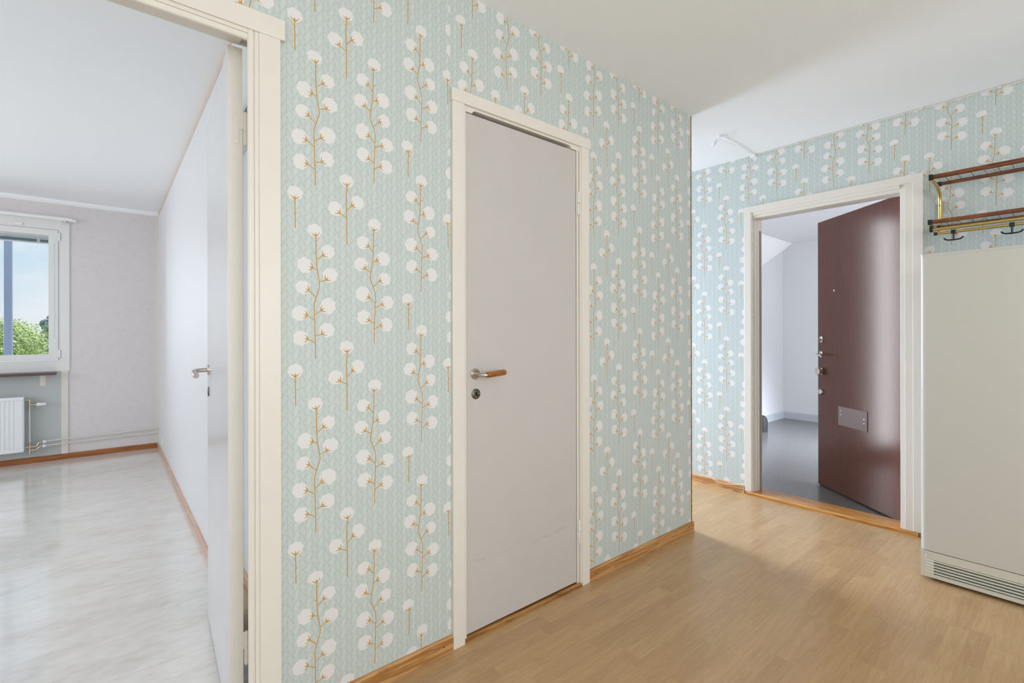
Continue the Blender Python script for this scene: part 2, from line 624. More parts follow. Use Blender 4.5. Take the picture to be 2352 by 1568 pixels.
# ------------------------------------------------------------------ structure: floors
fl = build('floor', bx(-1.92, XB2, -2.52, 4.6, -0.12, -0.004), M_base)
tag(fl, 'light oak laminate strip floor of the hallway', 'floor', kind='structure')
fb = build('floor_bedroom', bx(-3.52, 0.58, YA2 - 0.06, 6.6, -0.12, -0.003), M_base)
tag(fb, 'beige marbled vinyl floor of the bedroom', 'floor', kind='structure')
build('vinyl_sheet', bx(-3.4, XR, 2.1640, YW, -0.003, 0.0), M_vinyl, fb)
build('vinyl_sheet', bx(-3.4, 0.51, YA2 - 0.05, 2.1625, -0.003, 0.0), M_vinyl, fb)
fd = build('floor_landing', bx(XB2 - 0.03, 7.6, -1.5, 3.0, -0.12, 0.0), M_terr)
tag(fd, 'speckled dark grey floor of the stair landing', 'floor', kind='structure')

# laminate strips, each its own piece
def to_px(x, y, z):
    d = Vector((x, y, z - CAM_H))
    dep = d.dot(F2)
    if dep < 0.15:
        return None
    return 1176 + FOCAL * d.dot(R2) / dep, 767 - FOCAL * d.z / dep


rng = random.Random(11)
SW = 0.0622
plank_me = {}
y = 1.496 - SW * 40 + 0.0
rows = []
row_y = [1.433 - SW * k for k in range(-15, 34)]
LEN = [0.30, 0.34, 0.36, 0.40]
starts = {}
cand = []
for ri, y1 in enumerate(row_y):
    y0 = y1 - SW
    xmax = XB - 0.004
    xmin = 0.3
    if y1 > YA - 0.002 and y0 < YA - 0.004:
        cand.append((0.3, 1.2, y0, YA - 0.002))
        cand.append((1.2, 1.56, y0, YA - 0.002))
        cand.append((1.56, 1.96, y0, YA - 0.002))
        cand.append((1.96, 2.36, y0, YA - 0.002))
        cand.append((2.36, XE + 0.004, y0, YA - 0.002))
    if y1 > YA - 0.002:
        xmin = XE + 0.004
    x = 0.3 - rng.random() * 0.36
    while x < xmax:
        L = LEN[rng.randrange(4)]
        a, b_ = max(x, xmin), min(x + L, xmax)
        x += L
        if b_ - a < 0.02:
            continue
        best = None
        for px_, py_ in ((a, y0), (b_, y0), (a, y1), (b_, y1), ((a + b_) / 2, (y0 + y1) / 2)):
            q = to_px(px_, py_, 0)
            if q and -160 < q[0] < 2500 and q[1] < 1760:
                best = True
        if best:
            cand.append((a, b_, y0, min(y1, 2.45)))
for a, b_, y0, y1 in cand[:300]:
    key = (round(b_ - a, 3), round(y1 - y0, 4))
    if key not in plank_me:
        g = 0.00005
        bmx = bx(-(b_ - a) / 2 + g, (b_ - a) / 2 - g, -(y1 - y0) / 2 + g, (y1 - y0) / 2 - g, -0.004, 0.0)
        me = bpy.data.meshes.new('plank')
        bmesh.ops.recalc_face_normals(bmx, faces=bmx.faces)
        bmx.to_mesh(me)
        bmx.free()
        me.materials.append(M_lam)
        plank_me[key] = me
    o = link('plank', plank_me[key], fl)
    o.location = ((a + b_) / 2, (y0 + y1) / 2, 0)


# ------------------------------------------------------------------ structure: ceilings
tag(build('ceiling', bx(-1.92, XB2, -2.52, 4.6, ZC, ZC + 0.15), M_ceil), 'white painted ceiling of the hallway', 'ceiling', kind='structure')
tag(build('ceiling_bedroom', bx(-3.52, 0.58, YA2 - 0.02, 6.6, ZCB, ZCB + 0.18), M_ceil), 'white painted ceiling of the bedroom', 'ceiling', kind='structure')
tag(build('ceiling_landing', bx(XB2, 7.6, -1.5, 3.0, LC, LC + 0.2), M_lceil), 'white ceiling of the stair landing', 'ceiling', kind='structure')

# ------------------------------------------------------------------ structure: walls
wl = build('wall_left', walled(BM(), 'y', YA + 0.0008, YA2, -1.92, XE, -0.1, ZC + 0.02,
                               [(-0.485, 0.345, -0.1, 2.085), (1.052, 1.717, -0.1, 2.075)]), M_back)
tag(wl, 'hall partition papered with white cotton sprigs, holding two doors', 'wall', kind='structure')
we = build('wall_right', walled(BM(), 'x', XB + 0.0008, XB2, -2.52, 4.6, -0.1, ZC + 0.02,
                                [(0.69, 1.60, -0.1, 2.082)]), M_back)
tag(we, 'entrance wall papered with cotton sprigs, behind the coat rack and freezer', 'wall', kind='structure')
tag(build('wall_passage', bx(XE - 0.10, XE, YA2, 2.12, -0.1, ZC + 0.02), M_back), 'plain side wall of the closet facing the passage', 'wall', kind='structure')
tag(build('wall_passage_end', walled(BM(), 'y', 4.45, 4.6, 0.60, XB2, -0.1, ZC + 0.02, [(0.9, 3.5, 0.7, 2.3)]), M_back),
    'plain far wall of the room beyond the passage with its window opening', 'wall', kind='structure')
tag(build('wall_hall_rear', walled(BM(), 'y', -2.52, -2.4, -1.92, XB2, -0.1, ZC + 0.02, [(-1.0, 2.0, 0.75, 2.25)]), M_back),
    'plain wall at the back of the hallway with a wide window opening', 'wall', kind='structure')
tag(build('wall_hall_left', walled(BM(), 'x', -1.92, -1.8, -2.4, YA2, -0.1, ZC + 0.02, [(-1.55, 0.35, 0.75, 2.25)]), M_back),
    'plain left side wall of the hallway with a window opening', 'wall', kind='structure')
tag(build('wall_bedroom_right', box(bx(XR, 0.62, 2.70, 6.6, -0.1, ZC + 0.02), 0.51, 0.62, YA2, 2.70, -0.1, 2.066), M_wpaper), 'white textured bedroom wall beside the open white door', 'wall', kind='structure')  # recess behind the door is added to brighten the gap beside its hinges
tag(build('wall_bedroom_lintel', bx(XR, 0.62, YA2, 2.70, 2.066, ZC + 0.02), M_wpaper), 'white textured wall above the open white door', 'wall', kind='structure')
tag(build('wall_bedroom_left', walled(BM(), 'x', -3.52, -3.4, YA2 - 0.02, 6.6, -0.1, ZC + 0.02, [(2.6, 5.2, 0.75, 2.25)]), M_wpaper),
    'white bedroom wall opposite, with an added wide opening for fill light', 'wall', kind='structure')  # opening added for the side fill lamp
wbk = build('wall_bedroom_rear', walled(BM(), 'y', YW, 6.6, -3.4, XR, -0.1, ZC + 0.02, [(-2.0, -0.335, 0.86, 2.30)]), M_floral)
tag(wbk, 'pale pink floral papered bedroom wall around the window', 'wall', kind='structure')
tag(build('wall_closet_rear', bx(0.60, XE, 2.12, 2.22, -0.1, ZC + 0.02), M_back), 'plain wall at the back of the closet behind the shut door', 'wall', kind='structure')
tag(build('ceiling_closet', bx(0.58, XE, YA2, 4.45, ZC + 0.0, ZC + 0.15), M_back), 'plain ceiling above the closet behind the shut door', 'ceiling', kind='structure')
tag(build('wall_landing_far', bx(7.33, 7.6, -1.5, 3.0, -0.1, LC + 0.1), M_lwall), 'pale grey far wall of the stair landing', 'wall', kind='structure')
tag(build('wall_landing_left', walled(BM(), 'y', 2.80, 2.92, XB2, 7.33, -0.1, LC + 0.1, [(3.802, 3.894, 0.1, 2.3)]), M_lwall), 'pale grey side wall of the stair landing', 'wall', kind='structure')  # slot added to let the strip lamp reach the entrance door
tag(build('wall_landing_right', walled(BM(), 'y', -1.5, -1.38, XB2, 7.6, -0.1, LC + 0.1, [(3.95, 6.55, 0.7, 2.3)]), M_lwall),
    'pale grey landing wall with the stair window opening', 'wall', kind='structure')

# stair soffit dropping towards the side wall of the landing
sb = BM()
top = [(7.33, 2.673, LC), (6.40, 2.660, LC), (4.9, 2.64, LC)]
bot = [(7.33, 2.80, 2.354), (6.75, 2.80, 2.127), (4.9, 2.80, 1.40)]
tv = [sb.verts.new(p) for p in top]
bv = [sb.verts.new(p) for p in bot]
cv = [sb.verts.new((p[0], 2.80, LC)) for p in top]
sb.faces.new((tv[0], bv[0], bv[1]))
sb.faces.new((tv[0], bv[1], tv[1]))
sb.faces.new((tv[1], bv[1], bv[2]))
sb.faces.new((tv[1], bv[2], tv[2]))
for i in (0, 1):
    sb.faces.new((tv[i], tv[i + 1], cv[i + 1], cv[i]))
    sb.faces.new((bv[i], cv[i], cv[i + 1], bv[i + 1]))
sb.faces.new((tv[0], cv[0], bv[0]))
sb.faces.new((tv[2], bv[2], cv[2]))
tag(build('ceiling_soffit', sb, M_lceil), 'white sloping underside of the stairs above the landing', 'stair soffit', kind='structure')

# ------------------------------------------------------------------ wallpaper print on the two papered walls
PAT = {
'A':([(0.001,-0.02),(0.001,-0.054),(0.002,-0.093),(0.004,-0.116),(0.008,-0.142),(0.012,-0.17),(0.011,-0.181),(0.001,-0.21),(-0.005,-0.231),(-0.004,-0.262),(-0.003,-0.283),(-0.003,-0.325),(-0.001,-0.356),(-0.001,-0.402)],[(-0.002,-0.001,0.0225,0.0195),(0.038,-0.064,0.021,0.0215),(-0.033,-0.112,0.022,0.024),(0.045,-0.137,0.0235,0.0225),(-0.038,-0.181,0.0205,0.021),(0.038,-0.236,0.024,0.0255),(-0.048,-0.261,0.0225,0.023),(0.035,-0.312,0.0225,0.023),(-0.045,-0.337,0.0215,0.0235)],[((0.001,-0.018),(0.001,-0.028)),((0.022,-0.077),(0.004,-0.092)),((-0.009,-0.118),(0.005,-0.125)),((0.032,-0.153),(0.012,-0.161)),((-0.02,-0.189),(0.001,-0.21)),((0.017,-0.25),(-0.003,-0.265)),((-0.026,-0.267),(-0.004,-0.282)),((0.019,-0.325),(-0.001,-0.33)),((-0.024,-0.34),(-0.002,-0.353))],[((-0.011,-0.071),(0.002,-0.075)),((0.007,-0.03),(0.002,-0.034))]),
'B':([(0.191,0.024),(0.19,-0.032),(0.188,-0.078),(0.183,-0.106),(0.18,-0.12),(0.178,-0.14),(0.189,-0.165),(0.196,-0.187),(0.197,-0.212),(0.195,-0.223),(0.195,-0.252),(0.193,-0.291),(0.193,-0.314),(0.192,-0.357)],[(0.194,0.043,0.0225,0.021),(0.154,-0.021,0.0215,0.0215),(0.225,-0.068,0.0235,0.0245),(0.146,-0.093,0.0225,0.023),(0.23,-0.137,0.021,0.022),(0.153,-0.192,0.0235,0.0255),(0.239,-0.217,0.023,0.0235),(0.156,-0.269,0.023,0.0235),(0.236,-0.293,0.0225,0.024)],[((0.191,0.024),(0.191,0.016)),((0.173,-0.031),(0.189,-0.049)),((0.201,-0.076),(0.187,-0.083)),((0.161,-0.107),(0.18,-0.117)),((0.212,-0.145),(0.19,-0.166)),((0.175,-0.202),(0.196,-0.221)),((0.219,-0.225),(0.195,-0.236)),((0.175,-0.279),(0.194,-0.29)),((0.214,-0.296),(0.193,-0.309))],[((0.202,-0.024),(0.191,-0.029)),((0.186,0.012),(0.191,0.008))]),
'T':([(0.1,0.157),(0.097,0.12),(0.098,0.077),(0.099,0.055),(0.099,-0.033)],[(0.098,0.174,0.023,0.02),(0.135,0.109,0.021,0.023),(0.062,0.078,0.0225,0.023)],[((0.1,0.158),(0.1,0.15)),((0.116,0.096),(0.099,0.077)),((0.076,0.065),(0.098,0.054))],[((0.095,0.118),(0.098,0.115)),((0.107,0.148),(0.1,0.141))]),
'S':([(-0.061,0.087),(-0.061,0.071),(-0.06,-0.002)],[(-0.061,0.105,0.022,0.021)],[((-0.061,0.087),(-0.061,0.081))],[((-0.066,0.074),(-0.061,0.07)),((-0.054,0.049),(-0.06,0.043))]),
'Q':([(0.321,0.32),(0.32,0.232)],[(0.317,0.34,0.0215,0.0195)],[((0.321,0.32),(0.321,0.314))],[((0.328,0.311),(0.321,0.305)),((0.315,0.285),(0.321,0.282))]),
}
PX, PZ = 0.546, 0.5415


def mirror(el, cx):
    s, b, k, t = el
    f = lambda p: (2 * cx - p[0], p[1])
    return ([f(p) for p in s], [(2 * cx - q[0], q[1], q[2], q[3]) for q in b], [(f(a), f(c)) for a, c in k], [(f(a), f(c)) for a, c in t])


def shift(el, dx, dz):
    s, b, k, t = el
    f = lambda p: (p[0] + dx, p[1] + dz)
    return ([f(p) for p in s], [(q[0] + dx, q[1] + dz, q[2], q[3]) for q in b], [(f(a), f(c)) for a, c in k], [(f(a), f(c)) for a, c in t])


SPRIGS = [PAT['A'], PAT['B'], shift(PAT['B'], 0.179, 0.185), PAT['T'], PAT['S'], PAT['Q']]


def quad(p, q, w0, w1):
    dx, dz = q[0] - p[0], q[1] - p[1]
    L = math.hypot(dx, dz) or 1e-6
    nx, nz = -dz / L, dx / L
    return [(p[0] + nx * w0, p[1] + nz * w0), (p[0] - nx * w0, p[1] - nz * w0), (q[0] - nx * w1, q[1] - nz * w1), (q[0] + nx * w1, q[1] + nz * w1)]


def sprig_polys(el, rnd):
    """-> (white polygons, ochre polygons) in wall coordinates"""
    stem, bolls, kal, thorns = el
    white, ochre = [], []
    for bx_, bz, rx, rz in bolls:
        ph = rnd.random() * 6.28
        ph2 = rnd.random() * 6.28
        rx *= 1.02
        n = 42
        white.append([])
        for i in range(n):
            th = 2 * PI * i / n
            k = 0.895 + 0.145 * abs(math.cos(3.5 * th + ph)) ** 0.7 + 0.025 * math.sin(2 * th + ph2)
            white[-1].append((bx_ + rx * k * math.cos(th), bz + rz * k * math.sin(th)))
    for p, q in zip(stem, stem[1:]):
        ochre.append(quad(p, q, 0.0015, 0.0015))
    for (a, j), b in zip(kal, bolls):
        ochre.append(quad(a, j, 0.0014, 0.0012))
        d = math.atan2(b[1] - a[1], b[0] - a[0])
        ochre.append([(a[0] + 0.0033 * math.cos(d + k * PI / 3), a[1] + 0.0033 * math.sin(d + k * PI / 3)) for k in range(6)])
        for off, ln in ((-1.05, 0.0165), (0.0, 0.0115), (1.05, 0.0165)):
            mid = (a[0] + 0.55 * ln * math.cos(d + off), a[1] + 0.55 * ln * math.sin(d + off))
            tip = (mid[0] + 0.5 * ln * math.cos(d + off * 0.62), mid[1] + 0.5 * ln * math.sin(d + off * 0.62))
            ochre.append(quad(a, mid, 0.0024, 0.0015))
            ochre.append(quad(mid, tip, 0.0015, 0.0004))
    for a, c in thorns:
        ochre.append(quad(c, a, 0.0011, 0.0006))
    return white, ochre


def paper_strip(u0, u1, rects, phase, zoff, plane, parent, seed, flip, base_mat):
    """one length of wallpaper: printed motifs cut into the sheet itself"""
    rnd = random.Random(seed)
    polys, kinds = [], []
    for r in rects:
        polys.append([(r[0], r[2]), (r[1], r[2]), (r[1], r[3]), (r[0], r[3])])
        kinds.append(0)
    k0 = math.floor((u0 - phase - 0.5) / PX)
    k1 = math.ceil((u1 - phase + 0.2) / PX)
    for kx in range(k0, k1 + 1):
        for kz in range(-4, 4):
            for el in SPRIGS:
                e = shift(el, phase + kx * PX, 1.516 + zoff + kz * PZ)
                xs = [b[0] for b in e[1]]
                zs = [p[1] for p in e[0]] + [b[1] for b in e[1]]
                if max(xs) + 0.05 < u0 or min(xs) - 0.05 > u1 or max(zs) + 0.04 < 0 or min(zs) > 2.53:
                    continue
                wh, oc = sprig_polys(e, rnd)
                for p in wh:
                    polys.append(p)
                    kinds.append(1)
                for p in oc:
                    polys.append(p)
                    kinds.append(2)
    vs, fs = [], []
    for p in polys:
        ar = sum(p[i][0] * p[(i + 1) % len(p)][1] - p[(i + 1) % len(p)][0] * p[i][1] for i in range(len(p)))
        if ar < 0:
            p = p[::-1]
        b0 = len(vs)
        vs += [Vector(q) for q in p]
        fs.append(list(range(b0, b0 + len(p))))
    ov, oe, of, _, _, orig = delaunay_2d_cdt(vs, [], fs, 1, 1e-6)
    bm = BM()
    used = {}
    mi = []
    for f, og in zip(of, orig):
        ks = {kinds[i] for i in og}
        if 0 not in ks:
            continue
        idx = 2 if 2 in ks else 1 if 1 in ks else 0
        vv = []
        for i in f:
            if i not in used:
                p = ov[i]
                used[i] = bm.verts.new((p[0], plane, p[1]) if not flip else (plane, -p[0], p[1]))
            vv.append(used[i])
        try:
            fc = bm.faces.new(vv)
        except ValueError:
            continue
        fc.material_index = idx
        fc.normal_update()
        nrm = fc.normal
        if (nrm.y if not flip else nrm.x) > 0:
            fc.normal_flip()
    o = build('wallpaper_strip', bm, [base_mat, M_boll, M_stem], parent, fix=False)
    return o


def cut(u0, u1, holes):
    """rectangles of the sheet u0..u1 outside the holes"""
    out = []
    cur = u0
    for h in sorted(holes):
        a, b = max(h[0], u0), min(h[1], u1)
        if b <= a:
            continue
        if a > cur:
            out.append((cur, a, 0.0, ZC))
        if h[2] < ZC:
            out.append((a, b, h[2], ZC))
        cur = b
    if cur < u1:
        out.append((cur, u1, 0.0, ZC))
    return out


hA = [(-0.485, 0.345, 2.085), (1.052, 1.717, 2.075)]
for u0, u1, ph, sd in ((-0.8, 0.441, 0.499, 1), (0.441, 0.9955, 0.499, 6), (0.9955, 1.531, 1.273, 2), (1.531, 2.076, 1.273, 3), (2.076, 2.621, 1.273, 7), (2.621, XE, 1.273, 8)):
    paper_strip(u0, u1, cut(u0, u1, hA), ph, 0.0, YA, wl, sd, False, M_knitx)
hB = [(-1.60, -0.69, 2.082)]
for u0, u1, ph, zo, sd in ((-3.4, -2.315, -1.63, -0.053, 9), (-2.315, -1.77, -1.63, -0.053, 10), (-1.77, -1.225, -1.63, -0.053, 11), (-1.225, -0.635, -1.63, -0.053, 4), (-0.635, -0.135, -0.70, -0.014, 5), (-0.135, 0.41, -0.70, -0.014, 12), (0.41, 0.9, -0.70, -0.014, 13)):
    paper_strip(u0, u1, cut(u0, u1, hB), ph, zo, XB, we, sd, True, M_knity)

# wooden bead on the free end of the partition
tag(build('trim_1', bx(XE, XE + 0.011, YA - 0.002, YA2 + 0.004, 0.055, ZC, 0.002), M_oak), 'thin brown wooden strip down the free end of the papered partition', 'corner strip', kind='structure')

# ------------------------------------------------------------------ skirting boards
def skirting(name, axis, face, u0, u1, h, t, mt, label, side=-1, nails=()):
    a, b = (face - t, face) if side < 0 else (face, face + t)
    bm = BM()
    if side < 0:
        pr = [(a, 0.0), (b, 0.0), (b, h), (a + t * 0.35, h), (a, h - t * 0.45)]
    else:
        pr = [(a, 0.0), (b, 0.0), (b, h - t * 0.45), (b - t * 0.35, h), (a, h)]
    prism(bm, pr, 'x' if axis == 'x' else 'y', u0, u1)
    o = build(name, bm, mt)
    tag(o, label, 'skirting board', kind='structure')
    for nu, nz in nails:
        nb = BM()
        if axis == 'x':
            lathe(nb, [(0.0024, 0), (0.0024, 0.0012)], (nu, a + 0.0002, nz), (0, -1, 0), 8)
        else:
            lathe(nb, [(0.0024, 0), (0.0024, 0.0012)], (a + 0.0002, nu, nz), (-1, 0, 0), 8)
        build('nail', nb, M_dark, o)
    return o


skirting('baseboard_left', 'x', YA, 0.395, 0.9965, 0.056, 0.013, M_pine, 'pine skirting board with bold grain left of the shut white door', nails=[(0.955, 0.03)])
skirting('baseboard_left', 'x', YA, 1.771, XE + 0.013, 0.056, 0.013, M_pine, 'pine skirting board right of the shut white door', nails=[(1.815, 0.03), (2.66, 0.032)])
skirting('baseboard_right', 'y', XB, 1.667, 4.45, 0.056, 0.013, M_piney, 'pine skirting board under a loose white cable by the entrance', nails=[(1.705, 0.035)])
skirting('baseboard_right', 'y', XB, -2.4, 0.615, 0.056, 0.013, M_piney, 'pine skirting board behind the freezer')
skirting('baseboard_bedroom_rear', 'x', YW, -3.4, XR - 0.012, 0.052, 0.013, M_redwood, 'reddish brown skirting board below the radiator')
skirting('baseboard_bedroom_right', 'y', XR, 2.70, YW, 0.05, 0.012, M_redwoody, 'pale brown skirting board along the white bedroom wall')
skirting('baseboard_added_niche', 'y', 0.51, YA2, 2.70, 0.05, 0.012, M_redwoody, 'pale brown skirting board in the added niche behind the open white door')  # runs along the recess added to brighten the hinge gap
skirting('baseboard_landing_far', 'y', 7.33, -1.38, 2.80, 0.10, 0.02, M_lskirt, 'light grey skirting on the far wall of the landing')
skirting('baseboard_landing_left', 'x', 2.80, XB2, 7.33, 0.10, 0.02, M_lskirt, 'light grey skirting on the side wall of the landing')

# bedroom mouldings
cb = BM()
prism(cb, [(YW, ZCB - 0.036), (YW, ZCB), (YW - 0.03, ZCB), (YW - 0.026, ZCB - 0.016), (YW - 0.010, ZCB - 0.030)], 'x', -3.4, XR)
tag(build('trim_2', cb, M_ceil), 'white cove moulding above the bedroom window', 'cornice', kind='structure')
tag(build('trim_3', bx(XR - 0.003, XR, YA2, YW - 0.03, ZCB - 0.036, ZCB), M_rose), 'pale rose strip along the top of the white bedroom wall', 'border strip', kind='structure')
tag(build('trim_4', bx(XR - 0.03, XR, YW - 0.008, YW, 0.05, ZCB - 0.036), M_creamd), 'narrow cream strip in the corner of the bedroom', 'corner strip', kind='structure')

# ------------------------------------------------------------------ frames of the doors
t5 = root('trim_5', (-0.07, YA, 0), 'cream painted frame around the open bedroom door', 'door frame', kind='structure')
cf = YA - 0.014
build('casing', bx(0.337, 0.395, cf, YA, 0.0, 2.064, 0.002), M_cream, t5)
build('casing', bx(-0.535, -0.477, cf, YA, 0.0, 2.064, 0.002), M_cream, t5)
build('head_casing', bx(-0.547, 0.4075, cf - 0.001, YA, 2.064, 2.124, 0.002), M_cream, t5)
jb = BM()
prof = [(0.337, YA - 0.008), (0.3265, YA - 0.008), (0.3255, YA - 0.004), (0.3225, YA - 0.004), (0.3215, YA - 0.009), (0.3105, YA - 0.009),
        (0.308, YA - 0.006), (0.309, YA + 0.003), (0.330, YA + 0.016), (0.335, YA + 0.016), (0.335, YA2 + 0.004), (0.345, YA2 + 0.004), (0.345, YA), (0.337, YA)]
prism(jb, prof, 'z', 0.0, 2.0645)
build('jamb', jb, M_cream, t5)
jb = BM()
prism(jb, [(-0.140 - p[0], p[1]) for p in prof], 'z', 0.0, 2.064)
build('jamb', jb, M_cream, t5)
jb = BM()
prism(jb, [(YA - 0.008, 2.064), (YA - 0.008, 2.0535), (YA - 0.004, 2.0525), (YA - 0.004, 2.0495), (YA - 0.009, 2.0485), (YA - 0.009, 2.0365), (YA - 0.006, 2.034), (YA + 0.003, 2.035), (YA + 0.016, 2.066), (YA + 0.016, 2.074),
           (YA2 + 0.004, 2.074), (YA2 + 0.004, 2.085), (YA, 2.085)], 'x', -0.448, 0.308)
build('head_jamb', jb, M_cream, t5)
build('casing', bx(0.336, 0.392, YA2, YA2 + 0.012, 0.0, 2.076, 0.002), M_cream, t5)
build('head_casing', bx(-0.54, 0.394, YA2, YA2 + 0.012, 2.078, 2.136, 0.002), M_cream, t5)
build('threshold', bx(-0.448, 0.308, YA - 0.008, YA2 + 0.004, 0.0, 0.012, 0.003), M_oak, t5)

t6 = root('trim_6', (1.384, YA, 0), 'cream painted frame around the shut white door', 'door frame', kind='structure')
build('casing', bx(0.9975, 1.0505, cf, YA, 0.0, 2.0735, 0.002), M_cream, t6)
build('casing', bx(1.7185, 1.770, cf, YA, 0.0, 2.0735, 0.002), M_cream, t6)
build('head_casing', bx(0.9945, 1.7815, cf - 0.001, YA, 2.0735, 2.1215, 0.002), M_cream, t6)
build('jamb', bx(1.0505, 1.0625, YA - 0.006, YA2, 0.0, 2.0735, 0.001), M_cream, t6)
jb = BM()
prism(jb, [(1.6935, YA - 0.002), (1.6935, YA2), (1.7185, YA2), (1.7185, YA - 0.008), (1.7100, YA - 0.008), (1.7085, YA + 0.006), (1.7055, YA + 0.006), (1.7045, YA - 0.002)], 'z', 0.0, 2.0735)
build('jamb', jb, M_cream, t6)
hj = [(1.0505, 2.0735), (1.0505, 2.0525), (1.095, 2.0525)]
hj += [(1.095 + 0.02 * (1 - math.cos(k * PI / 10)), 2.0525 + 0.0125 * math.sin(k * PI / 10)) for k in range(1, 6)]
hj += [(1.656 - 0.02 * (1 - math.cos(k * PI / 10)), 2.0525 + 0.0125 * math.sin(k * PI / 10)) for k in range(5, 0, -1)]
hj += [(1.656, 2.0525), (1.7185, 2.0525), (1.7185, 2.0735)]
jb = BM()
prism(jb, hj, 'y', YA - 0.003, YA + 0.045)
build('head_jamb', jb, M_cream, t6)
tb = BM()
prism(tb, [(YA - 0.012, 0.0), (YA - 0.012, 0.012), (YA - 0.005, 0.018), (YA2, 0.018), (YA2, 0.0)], 'x', 1.0505, 1.7275)
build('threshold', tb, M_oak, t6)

t7 = root('trim_7', (XB, 1.14, 0), 'cream painted frame around the open entrance door', 'door frame', kind='structure')
xc = XB - 0.016
build('casing', bx(xc, XB, 1.611, 1.660, 0.022, 2.128, 0.002), M_cream, t7)
build('casing', bx(xc, XB, 0.6275, 0.676, 0.022, 2.128, 0.002), M_cream, t7)
build('head_casing', bx(xc, XB, 0.676, 1.611, 2.080, 2.128, 0.002), M_cream, t7)
jb = BM()
prism(jb, [(xc + 0.004, 1.6115), (xc + 0.004, 1.604), (xc + 0.052, 1.600), (xc + 0.054, 1.596), (xc + 0.090, 1.596), (xc + 0.092, 1.592), (xc + 0.118, 1.592), (xc + 0.118, 1.606), (XB2, 1.606), (XB2, 1.63), (xc + 0.004, 1.63)], 'z', 0.016, 2.08)
build('jamb', jb, M_cream, t7)
jb = BM()
prism(jb, [(xc + 0.004, 0.660), (xc + 0.004, 0.7115), (xc + 0.009, 0.713), (xc + 0.011, 0.735), (xc + 0.014, 0.737), (xc + 0.118, 0.737), (xc + 0.118, 0.722), (XB2, 0.722), (XB2, 0.660)], 'z', 0.016, 2.08)
build('jamb', jb, M_cream, t7)
jb = BM()
prism(jb, [(xc + 0.004, 2.082), (xc + 0.004, 2.060), (xc + 0.012, 2.058), (xc + 0.014, 2.039), (xc + 0.118, 2.037), (xc + 0.118, 2.066), (XB2, 2.066), (XB2, 2.10), (XB, 2.10), (XB, 2.082)], 'y', 0.737, 1.598)
build('head_jamb', jb, M_cream, t7)
tb = BM()
prism(tb, [(XB - 0.030, 0.0), (XB - 0.030, 0.014), (XB - 0.022, 0.022), (XB2 - 0.004, 0.022), (XB2 - 0.004, 0.0)], 'y', 0.650, 1.646)
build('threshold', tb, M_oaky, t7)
sbm = bx(xc + 0.092, xc + 0.119, 1.586, 1.594, 0.02, 1.955)
build('weather_strip', sbm, mat('grey_weather_strip', C(150, 146, 140), 0.6), t7)

# ------------------------------------------------------------------ door hardware pieces
def rosette(bm, o, ax, r=0.021, t=0.006):
    lathe(bm, [(r, 0), (r, t * 0.55), (r * 0.86, t), (r * 0.3, t)], o, ax, 24)
    return bm


def screws(parent, pts, ax, r=0.0026, local=False, mt=None):
    for p in pts:
        s = BM()
        lathe(s, [(r, 0), (r, 0.0008), (r * 0.6, 0.0014)], p, ax, 8)
        build('screw', s, mt or M_steel, parent, local=local)


# open bedroom door
D1 = Vector((0.044, 0.704)).normalized()
d1 = root('door_1', (0.277, 1.662, 0), 'white gloss door standing open into the bedroom', 'door', math.atan2(D1.y, D1.x) , kind='structure')
lf = build('leaf', bx(0.0, 0.725, -0.0385, 0.0, 0.012, 2.062, 0.0015), [M_doorg], d1, local=True)
build('hinge_edge', bx(-0.0012, 0.0005, -0.039, -0.0004, 0.013, 2.061), M_creamd, d1, local=True)
for hz in (1.768, 0.186):
    hb = BM()
    prism(hb, [(-0.0445, hz + 0.098), (-0.018, hz + 0.098), (-0.0145, hz + 0.094), (-0.0145, hz + 0.004), (-0.018, hz), (-0.026, hz), (-0.0285, hz + 0.004), (-0.0285, hz + 0.046), (-0.0445, hz + 0.048)], 'x', -0.0030, -0.0010)
    hg = build('hinge', hb, M_creamd, d1, local=True)
    kb = BM()
    lathe(kb, [(0.005, 0.047), (0.0058, 0.05), (0.0058, 0.094), (0.004, 0.1)], (-0.0035, -0.0465, hz), (0, 0, 1), 12)
    build('knuckle', kb, M_creamd, hg, local=True)
    kb = BM()
    lathe(kb, [(0.004, -0.002), (0.0058, 0.004), (0.0058, 0.045), (0.005, 0.047)], (-0.0035, -0.0465, hz), (0, 0, 1), 12)
    build('knuckle', kb, M_creamd, hg, local=True)
    screws(hg, [(-0.003, -0.0215, hz + 0.088), (-0.003, -0.0290, hz + 0.067), (-0.003, -0.0215, hz + 0.018)], (-1, 0, 0), 0.0034, True, M_creamd)
HX = 0.662
hd = build('door_handle', tube(BM(), [(HX, 0.004, 1.046), (HX, 0.030, 1.045), (HX - 0.003, 0.043, 1.044), (HX - 0.011, 0.050, 1.042), (HX - 0.030, 0.052, 1.039)], 0.0085, 14), M_steel, d1, local=True, smooth=True)
build('grip', tube(BM(), [(HX - 0.028, 0.052, 1.039), (HX - 0.034, 0.052, 1.0385), (HX - 0.105, 0.050, 1.031), (HX - 0.110, 0.050, 1.0305)], [0.009, 0.0105, 0.0105, 0.0095], 16), M_steel, hd, local=True, smooth=True)
build('rosette', rosette(BM(), (HX, 0, 1.046), (0, 1, 0), 0.021), M_steel, hd, local=True, smooth=True)
kp = build('keyhole_plate', rosette(BM(), (HX, 0, 0.957), (0, 1, 0), 0.020, 0.004), M_bronze, d1, local=True, smooth=True)
hd = build('door_handle', tube(BM(), [(HX, -0.044, 1.046), (HX, -0.070, 1.045), (HX - 0.003, -0.083, 1.044), (HX - 0.011, -0.090, 1.042), (HX - 0.12, -0.092, 1.031)], 0.0085, 12), M_steel, d1, local=True, smooth=True)
